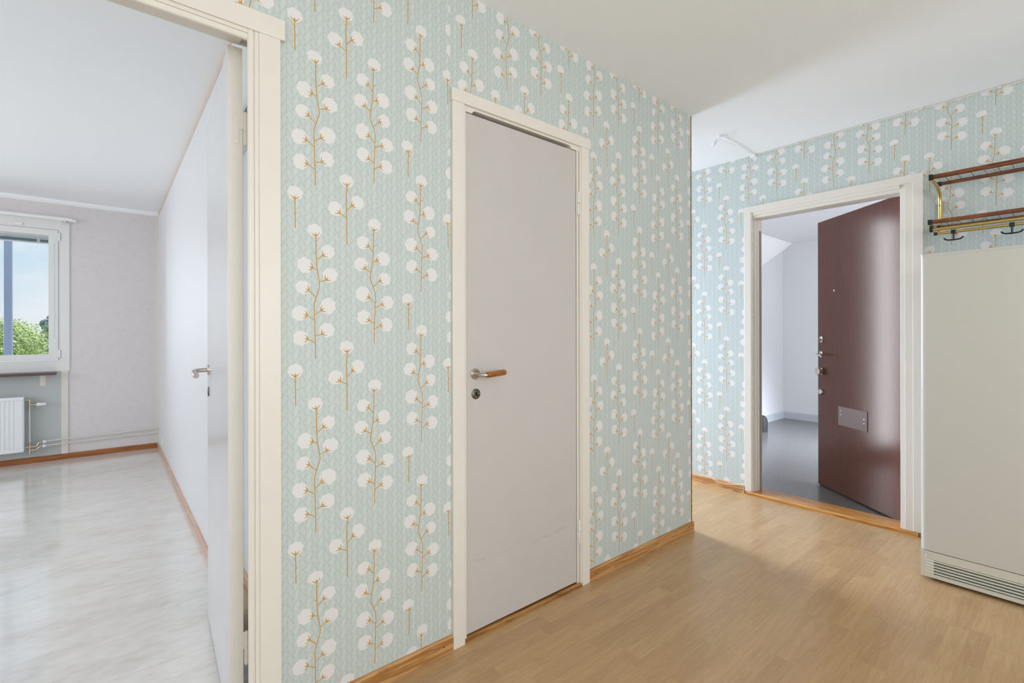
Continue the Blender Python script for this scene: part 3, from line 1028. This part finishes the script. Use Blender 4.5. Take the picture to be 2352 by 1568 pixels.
build('rosette', rosette(BM(), (HX, -0.0395, 1.046), (0, -1, 0), 0.021), M_steel, hd, local=True, smooth=True)

# shut door in the hall
d2 = root('door_2', (1.378, YA, 0), 'narrow white door, shut, with wooden grip handle', 'door', kind='structure')
build('leaf', bx(1.0645, 1.6905, YA + 0.001, YA + 0.040, 0.024, 2.050, 0.0015), M_door, d2)
hx, hz = 1.109, 1.034
yl = YA + 0.001
hd = build('door_handle', tube(BM(), [(hx, yl - 0.004, hz), (hx, yl - 0.030, hz - 0.001), (hx + 0.003, yl - 0.040, hz - 0.002), (hx + 0.010, yl - 0.047, hz - 0.003), (hx + 0.024, yl - 0.049, hz - 0.003)], 0.0078, 14), M_steel, d2, smooth=True)
build('grip', tube(BM(), [(hx + 0.020, yl - 0.049, hz - 0.0035), (hx + 0.024, yl - 0.049, hz - 0.003), (hx + 0.108, yl - 0.049, hz + 0.0035), (hx + 0.113, yl - 0.049, hz + 0.004)], [0.0100, 0.0112, 0.0118, 0.0098], 16), M_grip, hd, smooth=True)
build('rosette', rosette(BM(), (hx, yl, hz), (0, -1, 0), 0.0215), M_steel, hd, smooth=True)
screws(hd, [(hx - 0.004, yl - 0.006, hz + 0.0155), (hx - 0.004, yl - 0.006, hz - 0.0155)], (0, -1, 0))
kx, kz = 1.112, 0.955
kp = build('keyhole_plate', rosette(BM(), (kx, yl, kz), (0, -1, 0), 0.0205, 0.004), M_bronze, d2, smooth=True)
kb = BM()
prism(kb, [(kx + 0.0032 * math.cos(a * PI / 6), kz + 0.003 + 0.0032 * math.sin(a * PI / 6)) for a in range(-1, 8)] + [(kx - 0.0018, kz - 0.009), (kx + 0.0018, kz - 0.009)], 'y', yl - 0.0045, yl - 0.0039)
build('keyhole', kb, M_dark, kp)
screws(kp, [(kx - 0.0135, yl - 0.004, kz - 0.001), (kx + 0.0135, yl - 0.004, kz + 0.001), (kx, yl - 0.004, kz - 0.0125)], (0, -1, 0))
for hz in (1.750, 0.204):
    hb = BM()
    lathe(hb, [(0.0045, 0.0), (0.0062, 0.003), (0.0062, 0.0535), (0.005, 0.055)], (1.7015, YA - 0.006, hz), (0, 0, 1), 12)
    hg = build('hinge', hb, M_creamd, d2, smooth=True)
    kb = BM()
    lathe(kb, [(0.005, 0.0565), (0.0068, 0.058), (0.0068, 0.107), (0.0045, 0.110)], (1.7015, YA - 0.006, hz), (0, 0, 1), 12)
    build('knuckle', kb, M_creamd, hg, smooth=True)
    build('hinge_plate', bx(1.6905, 1.7, YA - 0.0035, YA - 0.001, hz, hz + 0.108), M_creamd, hg)

# entrance door, open towards the landing
P3, Q3 = Vector((3.785, 0.74)), Vector((4.294, 1.383))
D3 = (Q3 - P3).normalized()
d3 = root('door_3', (P3.x, P3.y, 0), 'dark mahogany brown entrance door standing half open', 'door', math.atan2(D3.y, D3.x), kind='structure')
build('leaf', bx(0.0, 0.818, -0.042, 0.0, 0.010, 2.060, 0.0015), M_mahog, d3, local=True)
pb = BM()
lathe(pb, [(0.0085, 0), (0.0085, 0.002), (0.005, 0.0035)], (0.632, 0, 1.512), (0, 1, 0), 14)
pe = build('peephole', pb, M_steel, d3, local=True, smooth=True)
lk = build('thumb_lock', rosette(BM(), (0.778, 0, 1.145), (0, 1, 0), 0.025, 0.006), M_steel, d3, local=True, smooth=True)
tn = BM()
box(tn, 0.7735, 0.7825, 0.006, 0.028, 1.128, 1.150, 0.002)
build('thumb_turn', tn, M_steel, lk, local=True)
hd = build('door_handle', tube(BM(), [(0.780, 0.004, 1.029), (0.780, 0.034, 1.028), (0.776, 0.046, 1.027), (0.764, 0.051, 1.026), (0.700, 0.052, 1.024)], 0.0075, 12), M_steel, d3, local=True, smooth=True)
build('rosette', rosette(BM(), (0.780, 0, 1.029), (0, 1, 0), 0.0245, 0.006), M_steel, hd, local=True, smooth=True)
kn = BM()
lathe(kn, [(0.026, 0), (0.026, 0.005), (0.017, 0.008), (0.017, 0.018), (0.0285, 0.022), (0.0300, 0.032), (0.026, 0.036), (0.008, 0.037)], (0.776, 0, 0.896), (0, 1, 0), 24)
build('knob', kn, M_steel, d3, local=True, smooth=True)
kn = BM()
lathe(kn, [(0.0225, 0), (0.0225, 0.008), (0.019, 0.013), (0.006, 0.014)], (0.779, 0, 0.737), (0, 1, 0), 20)
build('lock_cylinder', kn, M_steel, d3, local=True, smooth=True)
lp = build('letter_plate', bx(0.3045, 0.588, 0.0, 0.004, 0.516, 0.654, 0.001), M_plate, d3, local=True)
screws(lp, [(0.333, 0.004, 0.598), (0.333, 0.004, 0.570), (0.560, 0.004, 0.622), (0.560, 0.004, 0.594)], (0, 1, 0), 0.0058, True)
build('seal_strip', bx(0.0, 0.818, -0.030, -0.012, 0.001, 0.012), M_rubber, d3, local=True)
for hz in (1.72, 0.95, 0.22):
    hb = BM()
    lathe(hb, [(0.006, 0), (0.007, 0.003), (0.007, 0.117), (0.006, 0.12)], (-0.004, -0.047, hz), (0, 0, 1), 10)
    build('hinge', hb, M_steel, d3, local=True, smooth=True)

# ------------------------------------------------------------------ window of the bedroom
w1 = root('window_1', (-1.17, YW, 0.85), 'white painted bedroom window looking onto treetops', 'window', kind='structure')
fy = YW - 0.012
build('casing', bx(-0.343, -0.282, fy, YW, 0.846, 2.322, 0.002), M_win, w1)
build('casing', bx(-2.06, -1.99, fy, YW, 0.846, 2.322, 0.002), M_win, w1)
build('frame', walled(BM(), 'y', YW - 0.006, YW + 0.12, -2.0, -0.335, 0.846, 2.322, [(-1.96, -0.360, 0.945, 2.190)]), M_win, w1)
for k, (a, b) in enumerate(((-0.890, -0.3625), (-1.42, -0.892), (-1.955, -1.422))):
    sa = build('sash', walled(BM(), 'y', YW - 0.014, YW + 0.040, a, b, 0.949, 2.186, [(a + 0.058, b - 0.0655, 1.006, 2.130)]), M_win, w1)
    build('pane', bx(a + 0.055, b - 0.0625, YW + 0.012, YW + 0.016, 1.003, 2.133), M_glass, sa)
    build('glazing_bead', walled(BM(), 'y', YW + 0.004, YW + 0.012, a + 0.05, b - 0.058, 0.998, 2.138, [(a + 0.060, b - 0.068, 1.008, 2.128)]), M_win, sa)
for hz in (2.085, 0.970):
    hb = BM()
    lathe(hb, [(0.006, 0), (0.008, 0.003), (0.008, 0.077), (0.006, 0.08)], (-0.3535, YW - 0.014, hz), (0, 0, 1), 12)
    build('hinge', hb, M_white, w1, smooth=True)
hb = BM()
box(hb, -0.66, -0.60, YW - 0.020, YW - 0.012, 2.205, 2.228, 0.003)
build('latch', hb, M_white, w1)
cord = build('blind_cord', tube(BM(), [(-0.392, YW - 0.018, 2.08), (-0.393, YW - 0.018, 1.6), (-0.391, YW - 0.018, 1.38), (-0.394, YW - 0.018, 1.19), (-0.394, YW - 0.018, 1.16)], [0.0016, 0.0016, 0.0016, 0.0016, 0.003], 6), M_white, w1)

bl = root('venetian_blind', (-0.62, YW + 0.055, 2.06), 'raised venetian blind at the top of the bedroom window', 'blind')
build('head_rail', bx(-0.885, -0.4285, YW + 0.045, YW + 0.070, 2.100, 2.130, 0.002), M_white, bl)
for k in range(5):
    build('slat', bx(-0.885, -0.4285, YW + 0.043, YW + 0.072, 2.072 + k * 0.0052, 2.0745 + k * 0.0052), M_blind, bl)
build('bottom_rail', bx(-0.885, -0.4285, YW + 0.044, YW + 0.071, 2.058, 2.068, 0.002), M_white, bl)
build('tilt_gear', bx(-0.512, -0.490, YW + 0.036, YW + 0.044, 2.056, 2.108, 0.003), M_white, bl)

ps = build('mullion_post', bx(-0.774, -0.718, YW + 0.42, YW + 0.49, -3.0, 3.4, 0.004), M_lpost)
tag(ps, 'blue grey upright post outside the bedroom window', 'post')

cr = root('curtain_rail', (-0.75, YW - 0.03, 2.28), 'white curtain rail above the bedroom window', 'curtain rail')
rb = BM()
prism(rb, [(YW - 0.075, 2.276), (YW - 0.075, 2.300), (YW - 0.060, 2.306), (YW - 0.030, 2.306), (YW - 0.030, 2.300), (YW - 0.062, 2.296), (YW - 0.062, 2.276)], 'x', -2.3, -0.258)
build('rail', rb, M_white, cr)
build('end_cap', bx(-0.260, -0.232, YW - 0.074, YW - 0.060, 2.270, 2.294, 0.004), M_white, cr)
for rx in (-0.295, -1.2, -2.2):
    build('bracket', bx(rx - 0.012, rx + 0.012, YW - 0.062, YW, 2.270, 2.302, 0.002), M_steel, cr)
for rx in (-0.275, -0.31, -0.36):
    build('glider', bx(rx - 0.004, rx + 0.004, YW - 0.072, YW - 0.064, 2.262, 2.277, 0.001), M_white, cr)

sl = root('window_sill', (-1.2, YW, 0.82), 'dark brown window sill shelf above the radiator', 'window sill')
build('board', bx(-2.05, -0.375, YW - 0.15, YW - 0.001, 0.818, 0.841, 0.002), M_sill, sl)
for rx in (-0.470, -1.85):
    bk = build('bracket', bx(rx - 0.019, rx + 0.019, YW - 0.005, YW - 0.001, 0.712, 0.818, 0.001), M_pipe, sl)
    build('bracket_arm', bx(rx - 0.014, rx + 0.014, YW - 0.120, YW - 0.004, 0.812, 0.818), M_pipe, bk)
    screws(bk, [(rx - 0.002, YW - 0.005, 0.805), (rx + 0.010, YW - 0.005, 0.776)], (0, -1, 0), 0.003)

# panel below the window with its cover strip
tag(build('wall_panel', bx(-2.05, -0.343, YW - 0.004, YW, 0.0, 0.846), M_panel), 'grey green panel below the bedroom window behind the radiator', 'wall panel', kind='structure')
tag(build('trim_8', bx(-0.343, -0.293, YW - 0.012, YW, 0.052, 0.846, 0.002), M_creamd), 'cream upright cover strip beside the grey panel', 'cover strip', kind='structure')

# ------------------------------------------------------------------ radiator and pipes
ra = root('radiator', (-1.15, YW - 0.08, 0.12), 'white panel radiator under the bedroom window', 'radiator')
rx0, rx1, rz0, rz1, ry0, ry1 = -1.75, -0.585, 0.128, 0.628, YW - 0.125, YW - 0.050
gp = [(rx0, ry1), (rx0, ry0 + 0.006), (rx0 + 0.012, ry0)]
xg = rx0 + 0.05
while xg < rx1 - 0.05:
    gp += [(xg - 0.006, ry0), (xg - 0.003, ry0 + 0.005), (xg + 0.003, ry0 + 0.005), (xg + 0.006, ry0)]
    xg += 0.0285
gp += [(rx1 - 0.012, ry0), (rx1, ry0 + 0.006), (rx1, ry1)]
rbm = BM()
prism(rbm, gp, 'z', rz0 + 0.03, rz1 - 0.03)
build('panel', rbm, M_rad, ra)
build('top_cover', bx(rx0, rx1, ry0 - 0.001, ry1, rz1 - 0.03, rz1, 0.005), M_rad, ra)
build('bottom_edge', bx(rx0, rx1, ry0 - 0.001, ry1, rz0, rz0 + 0.03, 0.005), M_rad, ra)
vy = YW - 0.075
vb = BM()
tube(vb, [(-0.590, vy, 0.595), (-0.560, vy, 0.595), (-0.552, vy, 0.590), (-0.552, vy, 0.560), (-0.552, vy, 0.505)], 0.009, 10)
lathe(vb, [(0.013, 0), (0.013, 0.012)], (-0.552, vy, 0.575), (0, 0, 1), 10)
lathe(vb, [(0.013, 0), (0.013, 0.014)], (-0.552, vy, 0.515), (0, 0, 1), 10)
va = build('valve', vb, M_chrome, ra, smooth=True)
build('valve_stub', lathe(BM(), [(0.009, 0), (0.009, 0.02), (0.012, 0.021), (0.012, 0.04)], (-0.548, vy, 0.549), (1, 0, 0), 12), M_chrome, va, smooth=True)
build('thermostat', lathe(BM(), [(0.014, 0), (0.0165, 0.004), (0.0165, 0.020), (0.0145, 0.024), (0.0130, 0.058), (0.011, 0.062), (0.003, 0.063)], (-0.506, vy, 0.548), (1, 0, 0), 18), M_white, va, smooth=True)
build('riser_pipe', tube(BM(), [(-0.552, vy, 0.51), (-0.552, vy, 0.18)], 0.0058, 10), M_pipe, ra, smooth=True)
lb = BM()
tube(lb, [(-0.552, vy, 0.200), (-0.552, vy, 0.100)], 0.0095, 10)
lathe(lb, [(0.014, 0), (0.014, 0.012)], (-0.552, vy, 0.182), (0, 0, 1), 8)
tube(lb, [(-0.590, vy, 0.160), (-0.515, vy, 0.162), (-0.500, vy, 0.168), (-0.497, vy, 0.185), (-0.490, vy, 0.194), (-0.470, vy, 0.196)], 0.0085, 10)
tube(lb, [(-0.552, vy, 0.130), (-0.510, vy, 0.132), (-0.497, vy, 0.138), (-0.492, vy, 0.150), (-0.470, vy, 0.157)], 0.0085, 10)
lathe(lb, [(0.013, 0), (0.013, 0.014)], (-0.530, vy, 0.131), (1, 0, 0), 8)
lathe(lb, [(0.012, 0), (0.012, 0.014)], (-0.484, vy, 0.157), (1, 0, 0), 8)
lathe(lb, [(0.012, 0), (0.012, 0.014)], (-0.484, vy, 0.196), (1, 0, 0), 8)
build('return_fitting', lb, M_chrome, ra, smooth=True)
for z0, z1, nm in ((0.196, 0.210, 'upper thin white heating pipe along the floral wall'), (0.156, 0.164, 'lower thin white heating pipe along the floral wall')):
    pb = BM()
    tube(pb, [(-0.468, vy, z0), (-0.42, YW - 0.045, z0), (0.10, YW - 0.022, (z0 + z1) / 2), (XR, YW - 0.022, z1)], 0.0062, 10)
    o = build('heating_pipe', pb, M_pipe, smooth=True)
    tag(o, nm, 'pipe', 'heating pipes')
    build('collar', lathe(BM(), [(0.012, 0), (0.014, 0.004), (0.014, 0.02), (0.009, 0.026)], (-0.470, vy, z0), (1, 0.4, 0), 12), M_white, o, smooth=True)

# outlet on the white bedroom wall
ot = root('wall_outlet', (XR, 5.774, 0.164), 'white power outlet low on the white bedroom wall', 'outlet')
build('plate', bx(XR - 0.008, XR, 5.734, 5.814, 0.124, 0.204, 0.003), M_white, ot)
build('socket', lathe(BM(), [(0.022, 0), (0.022, 0.002), (0.019, 0.002), (0.019, -0.004)], (XR - 0.008, 5.774, 0.164), (-1, 0, 0), 16), M_white, ot)

# ------------------------------------------------------------------ freezer
fx0, fx1, fy0, fy1, fz1 = 3.037, 3.622, -0.062, 0.536, 1.572
fr = root('freezer', ((fx0 + fx1) / 2, (fy0 + fy1) / 2, 0), 'tall white upright freezer with vent grille at its foot', 'freezer')


def rrect(x0, x1, y0, y1, r, n=6):
    """plan outline, front edges (x0 side) rounded by r"""
    pts = [(x1, y0), (x1, y1)]
    pts += [(x0 + r + r * math.cos(PI / 2 + k * PI / 2 / n), y1 - r + r * math.sin(PI / 2 + k * PI / 2 / n)) for k in range(n + 1)]
    pts += [(x0 + r + r * math.cos(PI + k * PI / 2 / n), y0 + r + r * math.sin(PI + k * PI / 2 / n)) for k in range(n + 1)]
    return pts


bm = BM()
prism(bm, rrect(fx0, fx1, fy0, fy1, 0.020, 8), 'z', 0.1435, fz1 - 0.010)
build('cabinet', bm, M_enamel, fr, smooth=True)
bm = BM()
prism(bm, rrect(fx0 - 0.0015, fx1, fy0 - 0.0015, fy1 + 0.0015, 0.020, 8), 'z', fz1 - 0.010, fz1)
build('top_panel', bm, M_enamel, fr, smooth=True)
# plinth with louvred grille
gy0, gy1, gz0, gz1 = fy0 + 0.05, 0.487, 0.034, 0.103
bm = BM()
walled(bm, 'x', fx0 + 0.001, fx0 + 0.022, fy0 + 0.002, fy1 - 0.001, 0.016, 0.140, [(gy0, gy1, gz0, gz1)])
box(bm, fx0 + 0.022, fx1 - 0.02, fy1 - 0.02, fy1 - 0.001, 0.016, 0.140)
box(bm, fx0 + 0.022, fx1 - 0.02, fy0 + 0.002, fy0 + 0.02, 0.016, 0.140)
pl = build('plinth', bm, M_enamel2, fr)
build('grille_back', bx(fx0 + 0.040, fx0 + 0.044, gy0 - 0.01, gy1 + 0.01, 0.02, 0.13), mat('grille_shadow_board', C(158, 153, 138), 0.8), pl)
for k in range(5):
    zz = gz0 + 0.0065 + k * 0.0138
    bm = BM()
    prism(bm, [(fx0 - 0.001, zz), (fx0 + 0.001, zz + 0.0040), (fx0 + 0.010, zz + 0.0052), (fx0 + 0.010, zz + 0.0030), (fx0 + 0.002, zz - 0.0005)], 'y', gy0 - 0.002, gy1 + 0.028)
    build('slat', bm, M_enamel2, pl)
bm = BM()
box(bm, fx0 - 0.0006, fx0 + 0.001, gy1 + 0.028, gy1 + 0.0300, gz1 + 0.004, 0.136)
build('panel_joint', bm, M_white, pl)
build('screw_hole', lathe(BM(), [(0.0024, 0), (0.0024, 0.0008)], (fx0 + 0.0012, fy1 - 0.018, 0.130), (-1, 0, 0), 8), M_dark, pl)
for yy in (fy1 - 0.05, fy0 + 0.05):
    for xx in (fx0 + 0.05, fx1 - 0.06):
        build('foot', lathe(BM(), [(0.02, 0), (0.02, 0.008), (0.008, 0.010), (0.008, 0.04)], (xx, yy, 0), (0, 0, 1), 12), M_rubber, fr)

# ------------------------------------------------------------------ coat rack
hr = root('coat_rack', (XB, 0.07, 1.75), 'brass and teak coat rack with two wire shelves above the freezer', 'coat rack')
RY0, RY1 = -0.42, 0.556


def bar(x, z, y0, y1, wx, wz, mt, name='rail', parent=hr, bev=0.003):
    return build(name, bx(x - wx / 2, x + wx / 2, y0, y1, z - wz / 2, z + wz / 2, bev), mt, parent)


for x, z, wx, wz in ((3.396, 2.0265, 0.014, 0.023), (3.625, 2.036, 0.013, 0.019), (3.371, 1.782, 0.014, 0.020), (3.600, 1.788, 0.012, 0.014)):
    o = bar(x, z, RY0 + 0.012, RY1 - 0.012, wx, wz, M_teak)
    for yy in (RY1 - 0.013, RY0 + 0.001):
        build('end_cap', bx(x - wx / 2 - 0.002, x + wx / 2 + 0.002, yy, yy + 0.018, z - wz / 2 - 0.003, z + wz / 2 + 0.003, 0.002), M_black, o)
for yy in (RY1 - 0.004, RY0 + 0.010):
    tb = BM()
    tube(tb, [(3.402, yy, 2.014), (3.47, yy, 2.017), (3.540, yy, 2.014), (3.585, yy, 2.004), (3.615, yy, 1.985), (3.632, yy, 1.960), (3.638, yy, 1.930),
              (3.638, yy, 1.83), (3.636, yy, 1.80), (3.625, yy, 1.778), (3.600, yy, 1.770), (3.38, yy, 1.768)], 0.0088, 10)
    br = build('bracket', tb, M_brass, hr, smooth=True)
    screws(br, [(3.629, yy, 1.915), (3.629, yy, 1.832)], (-1, 0, 0), 0.004, mt=M_bronze)
    build('mounting_plate', bx(3.646, XB, yy - 0.009, yy + 0.009, 1.82, 1.93, 0.001), M_brass, br)
for zz, xa, xb in ((2.034, 3.402, 3.620), (1.790, 3.377, 3.596)):
    wb = BM()
    for k in range(7):
        x = xa + (xb - xa) * (k + 0.5) / 7
        tube(wb, [(x, RY0 + 0.012, zz), (x, RY1 - 0.012, zz)], 0.0011, 5)
    yy = RY1 - 0.05
    while yy > RY0 + 0.02:
        tube(wb, [(xa, yy, zz + 0.002), (xb, yy, zz + 0.002)], 0.0013, 5)
        yy -= 0.0505
    build('wire_grid', wb, M_mesh, hr)
b1 = build('hanging_bar', tube(BM(), [(3.390, RY1 - 0.010, 1.7435), (3.390, RY0 + 0.01, 1.7435)], 0.0082, 12), M_brass, hr, smooth=True)
build('end_cap', bx(3.380, 3.400, RY1 - 0.014, RY1 + 0.002, 1.731, 1.770, 0.004), M_black, b1)
b2 = build('hook_bar', tube(BM(), [(3.402, RY1 - 0.022, 1.7215), (3.402, RY0 + 0.03, 1.7215)], 0.0072, 12), M_brass, hr, smooth=True)
build('end_cap', bx(3.3935, 3.4105, RY1 - 0.030, RY1 - 0.014, 1.7135, 1.7295, 0.002), M_black, b2)
for yy in (0.463, 0.249, 0.035, -0.179):
    hk = build('hook', bx(3.3925, 3.4115, yy - 0.0095, yy + 0.0095, 1.711, 1.732, 0.002), M_iron, hr)
    build('hook_stem', tube(BM(), [(3.402, yy, 1.712), (3.402, yy, 1.682)], 0.0042, 8), M_iron, hk, smooth=True)
    build('hook_arm', tube(BM(), [(3.402, yy + 0.038, 1.693), (3.402, yy + 0.031, 1.6845), (3.402, yy + 0.022, 1.681), (3.402, yy, 1.680), (3.402, yy - 0.022, 1.681), (3.402, yy - 0.031, 1.6845), (3.402, yy - 0.038, 1.693)],
                           [0.0042, 0.0036, 0.0036, 0.004, 0.0036, 0.0036, 0.0042], 8), M_iron, hk, smooth=True)

# ------------------------------------------------------------------ ceiling lamp plug and cables
lp = root('lamp_plug', (3.13, 1.60, ZC), 'small white lamp plug dangling from its ceiling hook', 'lamp plug')
build('ceiling_hook', tube(BM(), [(3.125, 1.585, ZC), (3.125, 1.585, ZC - 0.016), (3.132, 1.590, ZC - 0.024), (3.140, 1.596, ZC - 0.018)], 0.0022, 8), M_white, lp, smooth=True)
build('ceiling_cup', lathe(BM(), [(0.018, 0), (0.017, 0.004), (0.006, 0.008)], (3.125, 1.585, ZC), (0, 0, -1), 16), M_white, lp, smooth=True)
pbm = BM()
lathe(pbm, [(0.005, -0.004), (0.010, 0.004), (0.0125, 0.016), (0.0125, 0.036), (0.011, 0.038)], (3.140, 1.612, ZC - 0.020), (0.25, 1.0, -0.55), 16)
pg = build('plug_body', pbm, M_white, lp, smooth=True)
for dx in (-0.004, 0.004):
    build('contact_hole', lathe(BM(), [(0.0022, 0), (0.0022, 0.0006)], (3.1485 + dx, 1.6455, ZC - 0.0385 + dx * 0.6), (0.25, 1.0, -0.55), 8), M_dark, pg)
cb = BM()
tube(cb, [(3.138, 1.604, ZC - 0.016), (3.16, 1.594, ZC - 0.011), (3.24, 1.588, ZC - 0.008), (3.40, 1.581, ZC - 0.005), (XB - 0.012, 1.590, ZC - 0.004)], 0.0028, 8)
tag(build('ceiling_cable', cb, M_white, smooth=True), 'thin white cable from the lamp plug to the wall', 'cable')
cc = root('wall_cable', (XB, 0.3, ZC - 0.01), 'white cable clipped along the top of the entrance wall', 'cable')
build('cable', tube(BM(), [(XB - 0.006, 1.602, ZC - 0.006), (XB - 0.006, -2.39, ZC - 0.006)], 0.0034, 8), M_cream, cc, smooth=True)
build('junction_clip', bx(XB - 0.013, XB, 1.578, 1.618, ZC - 0.018, ZC - 0.001, 0.003), M_white, cc)
for yy in (1.297, 0.93, 0.636, 0.312, -0.02, -0.4):
    build('clip', bx(XB - 0.012, XB, yy - 0.006, yy + 0.006, ZC - 0.012, ZC - 0.001, 0.002), M_cream, cc)
lc = BM()
tube(lc, [(3.648, 2.02, 0.060), (3.645, 1.916, 0.059), (3.640, 1.892, 0.047), (3.640, 1.868, 0.039), (3.640, 1.809, 0.038), (3.640, 1.752, 0.045), (3.641, 1.690, 0.061), (3.641, 1.674, 0.058), (3.641, 1.6665, 0.040), (3.642, 1.6645, 0.006)], 0.0016, 8)
tag(build('loose_cable', lc, M_white, smooth=True), 'loose thin white cable drooping over the pine skirting', 'cable')

# ------------------------------------------------------------------ dark rounded stair post foot on the landing
bd = BM()
lathe(bd, [(0.066, 0), (0.068, 0.01), (0.068, 0.12), (0.062, 0.155), (0.045, 0.182), (0.02, 0.195), (0.004, 0.197)], (6.12, 2.582, 0), (0, 0, 1), 24)
tag(build('newel_foot', bd, M_rubber, smooth=True), 'dark rounded post foot on the landing beside the door frame', 'post')

# ------------------------------------------------------------------ outdoors
tag(build('ground', bx(-60, 40, 9, 120, -9.4, -9.0), M_grass), 'green ground far below the bedroom window', 'ground', kind='structure')


def tree(name, label, loc, rx, rz, top_z, n, lm, size, seed, blobs):
    rnd = random.Random(seed)
    r = root(name, (loc[0], loc[1], -9.0), label, 'tree', group='trees outside the window')
    build('trunk', tube(BM(), [(loc[0], loc[1], -9.0), (loc[0] + 0.1, loc[1], -5), (loc[0], loc[1], top_z - rz * 0.6)], 0.28, 8, r_end=0.08), M_bark, r)
    bm = BM()
    cen = []
    for k in range(blobs):
        a = rnd.random() * 2 * PI
        h = rnd.random()
        rr = rx * math.sqrt(rnd.random()) * (1.0 - 0.75 * h ** 2)
        cen.append((loc[0] + rr * math.cos(a), loc[1] + rr * math.sin(a), top_z - rz * 0.35 - (1 - h) * rz * 1.5, rx * (0.26 + 0.2 * rnd.random())))
    cen.append((loc[0], loc[1], top_z - rz * 0.3, rx * 0.35))
    for i in range(n):
        c = cen[rnd.randrange(len(cen))]
        v = Vector((rnd.gauss(0, 1), rnd.gauss(0, 1), rnd.gauss(0, 1))).normalized() * (c[3] * (0.6 + 0.4 * rnd.random()))
        p = Vector((c[0] + v.x, c[1] + v.y, c[2] + v.z * 0.75))
        nn = (v.normalized() + Vector((rnd.gauss(0, 0.5), rnd.gauss(0, 0.5), rnd.gauss(0, 0.5) + 0.3))).normalized()
        t = nn.cross(Vector((0.3, 0.2, 1))).normalized()
        b = nn.cross(t)
        s = size * (0.6 + 0.8 * rnd.random())
        vs = [bm.verts.new(p + t * s), bm.verts.new(p + b * s * 0.55), bm.verts.new(p - t * s), bm.verts.new(p - b * s * 0.55)]
        bm.faces.new(vs)
    o = build('crown', bm, lm, r, fix=False)
    o['kind'] = 'stuff'


tree('leafy_tree', 'bright yellow green leafy tree left outside the bedroom window', (-3.3, 28.0), 2.4, 3.2, 2.3, 45000, M_leafA, 0.045, 3, 26)
tree('leafy_tree', 'greyish green leafy tree just below the pine outside the window', (-1.75, 35.5), 2.4, 3.0, 2.5, 36000, M_leafB, 0.055, 5, 24)
tree('pine_tree', 'tall bluish green pine rising right in the bedroom window', (-2.05, 42.0), 1.5, 3.0, 4.1, 16000, M_leafC, 0.07, 8, 22)
tree('leafy_tree', 'broad leafy tree at the far left outside the window', (-11.0, 34.0), 3.0, 3.4, 1.9, 14000, M_leafB, 0.09, 9, 22)
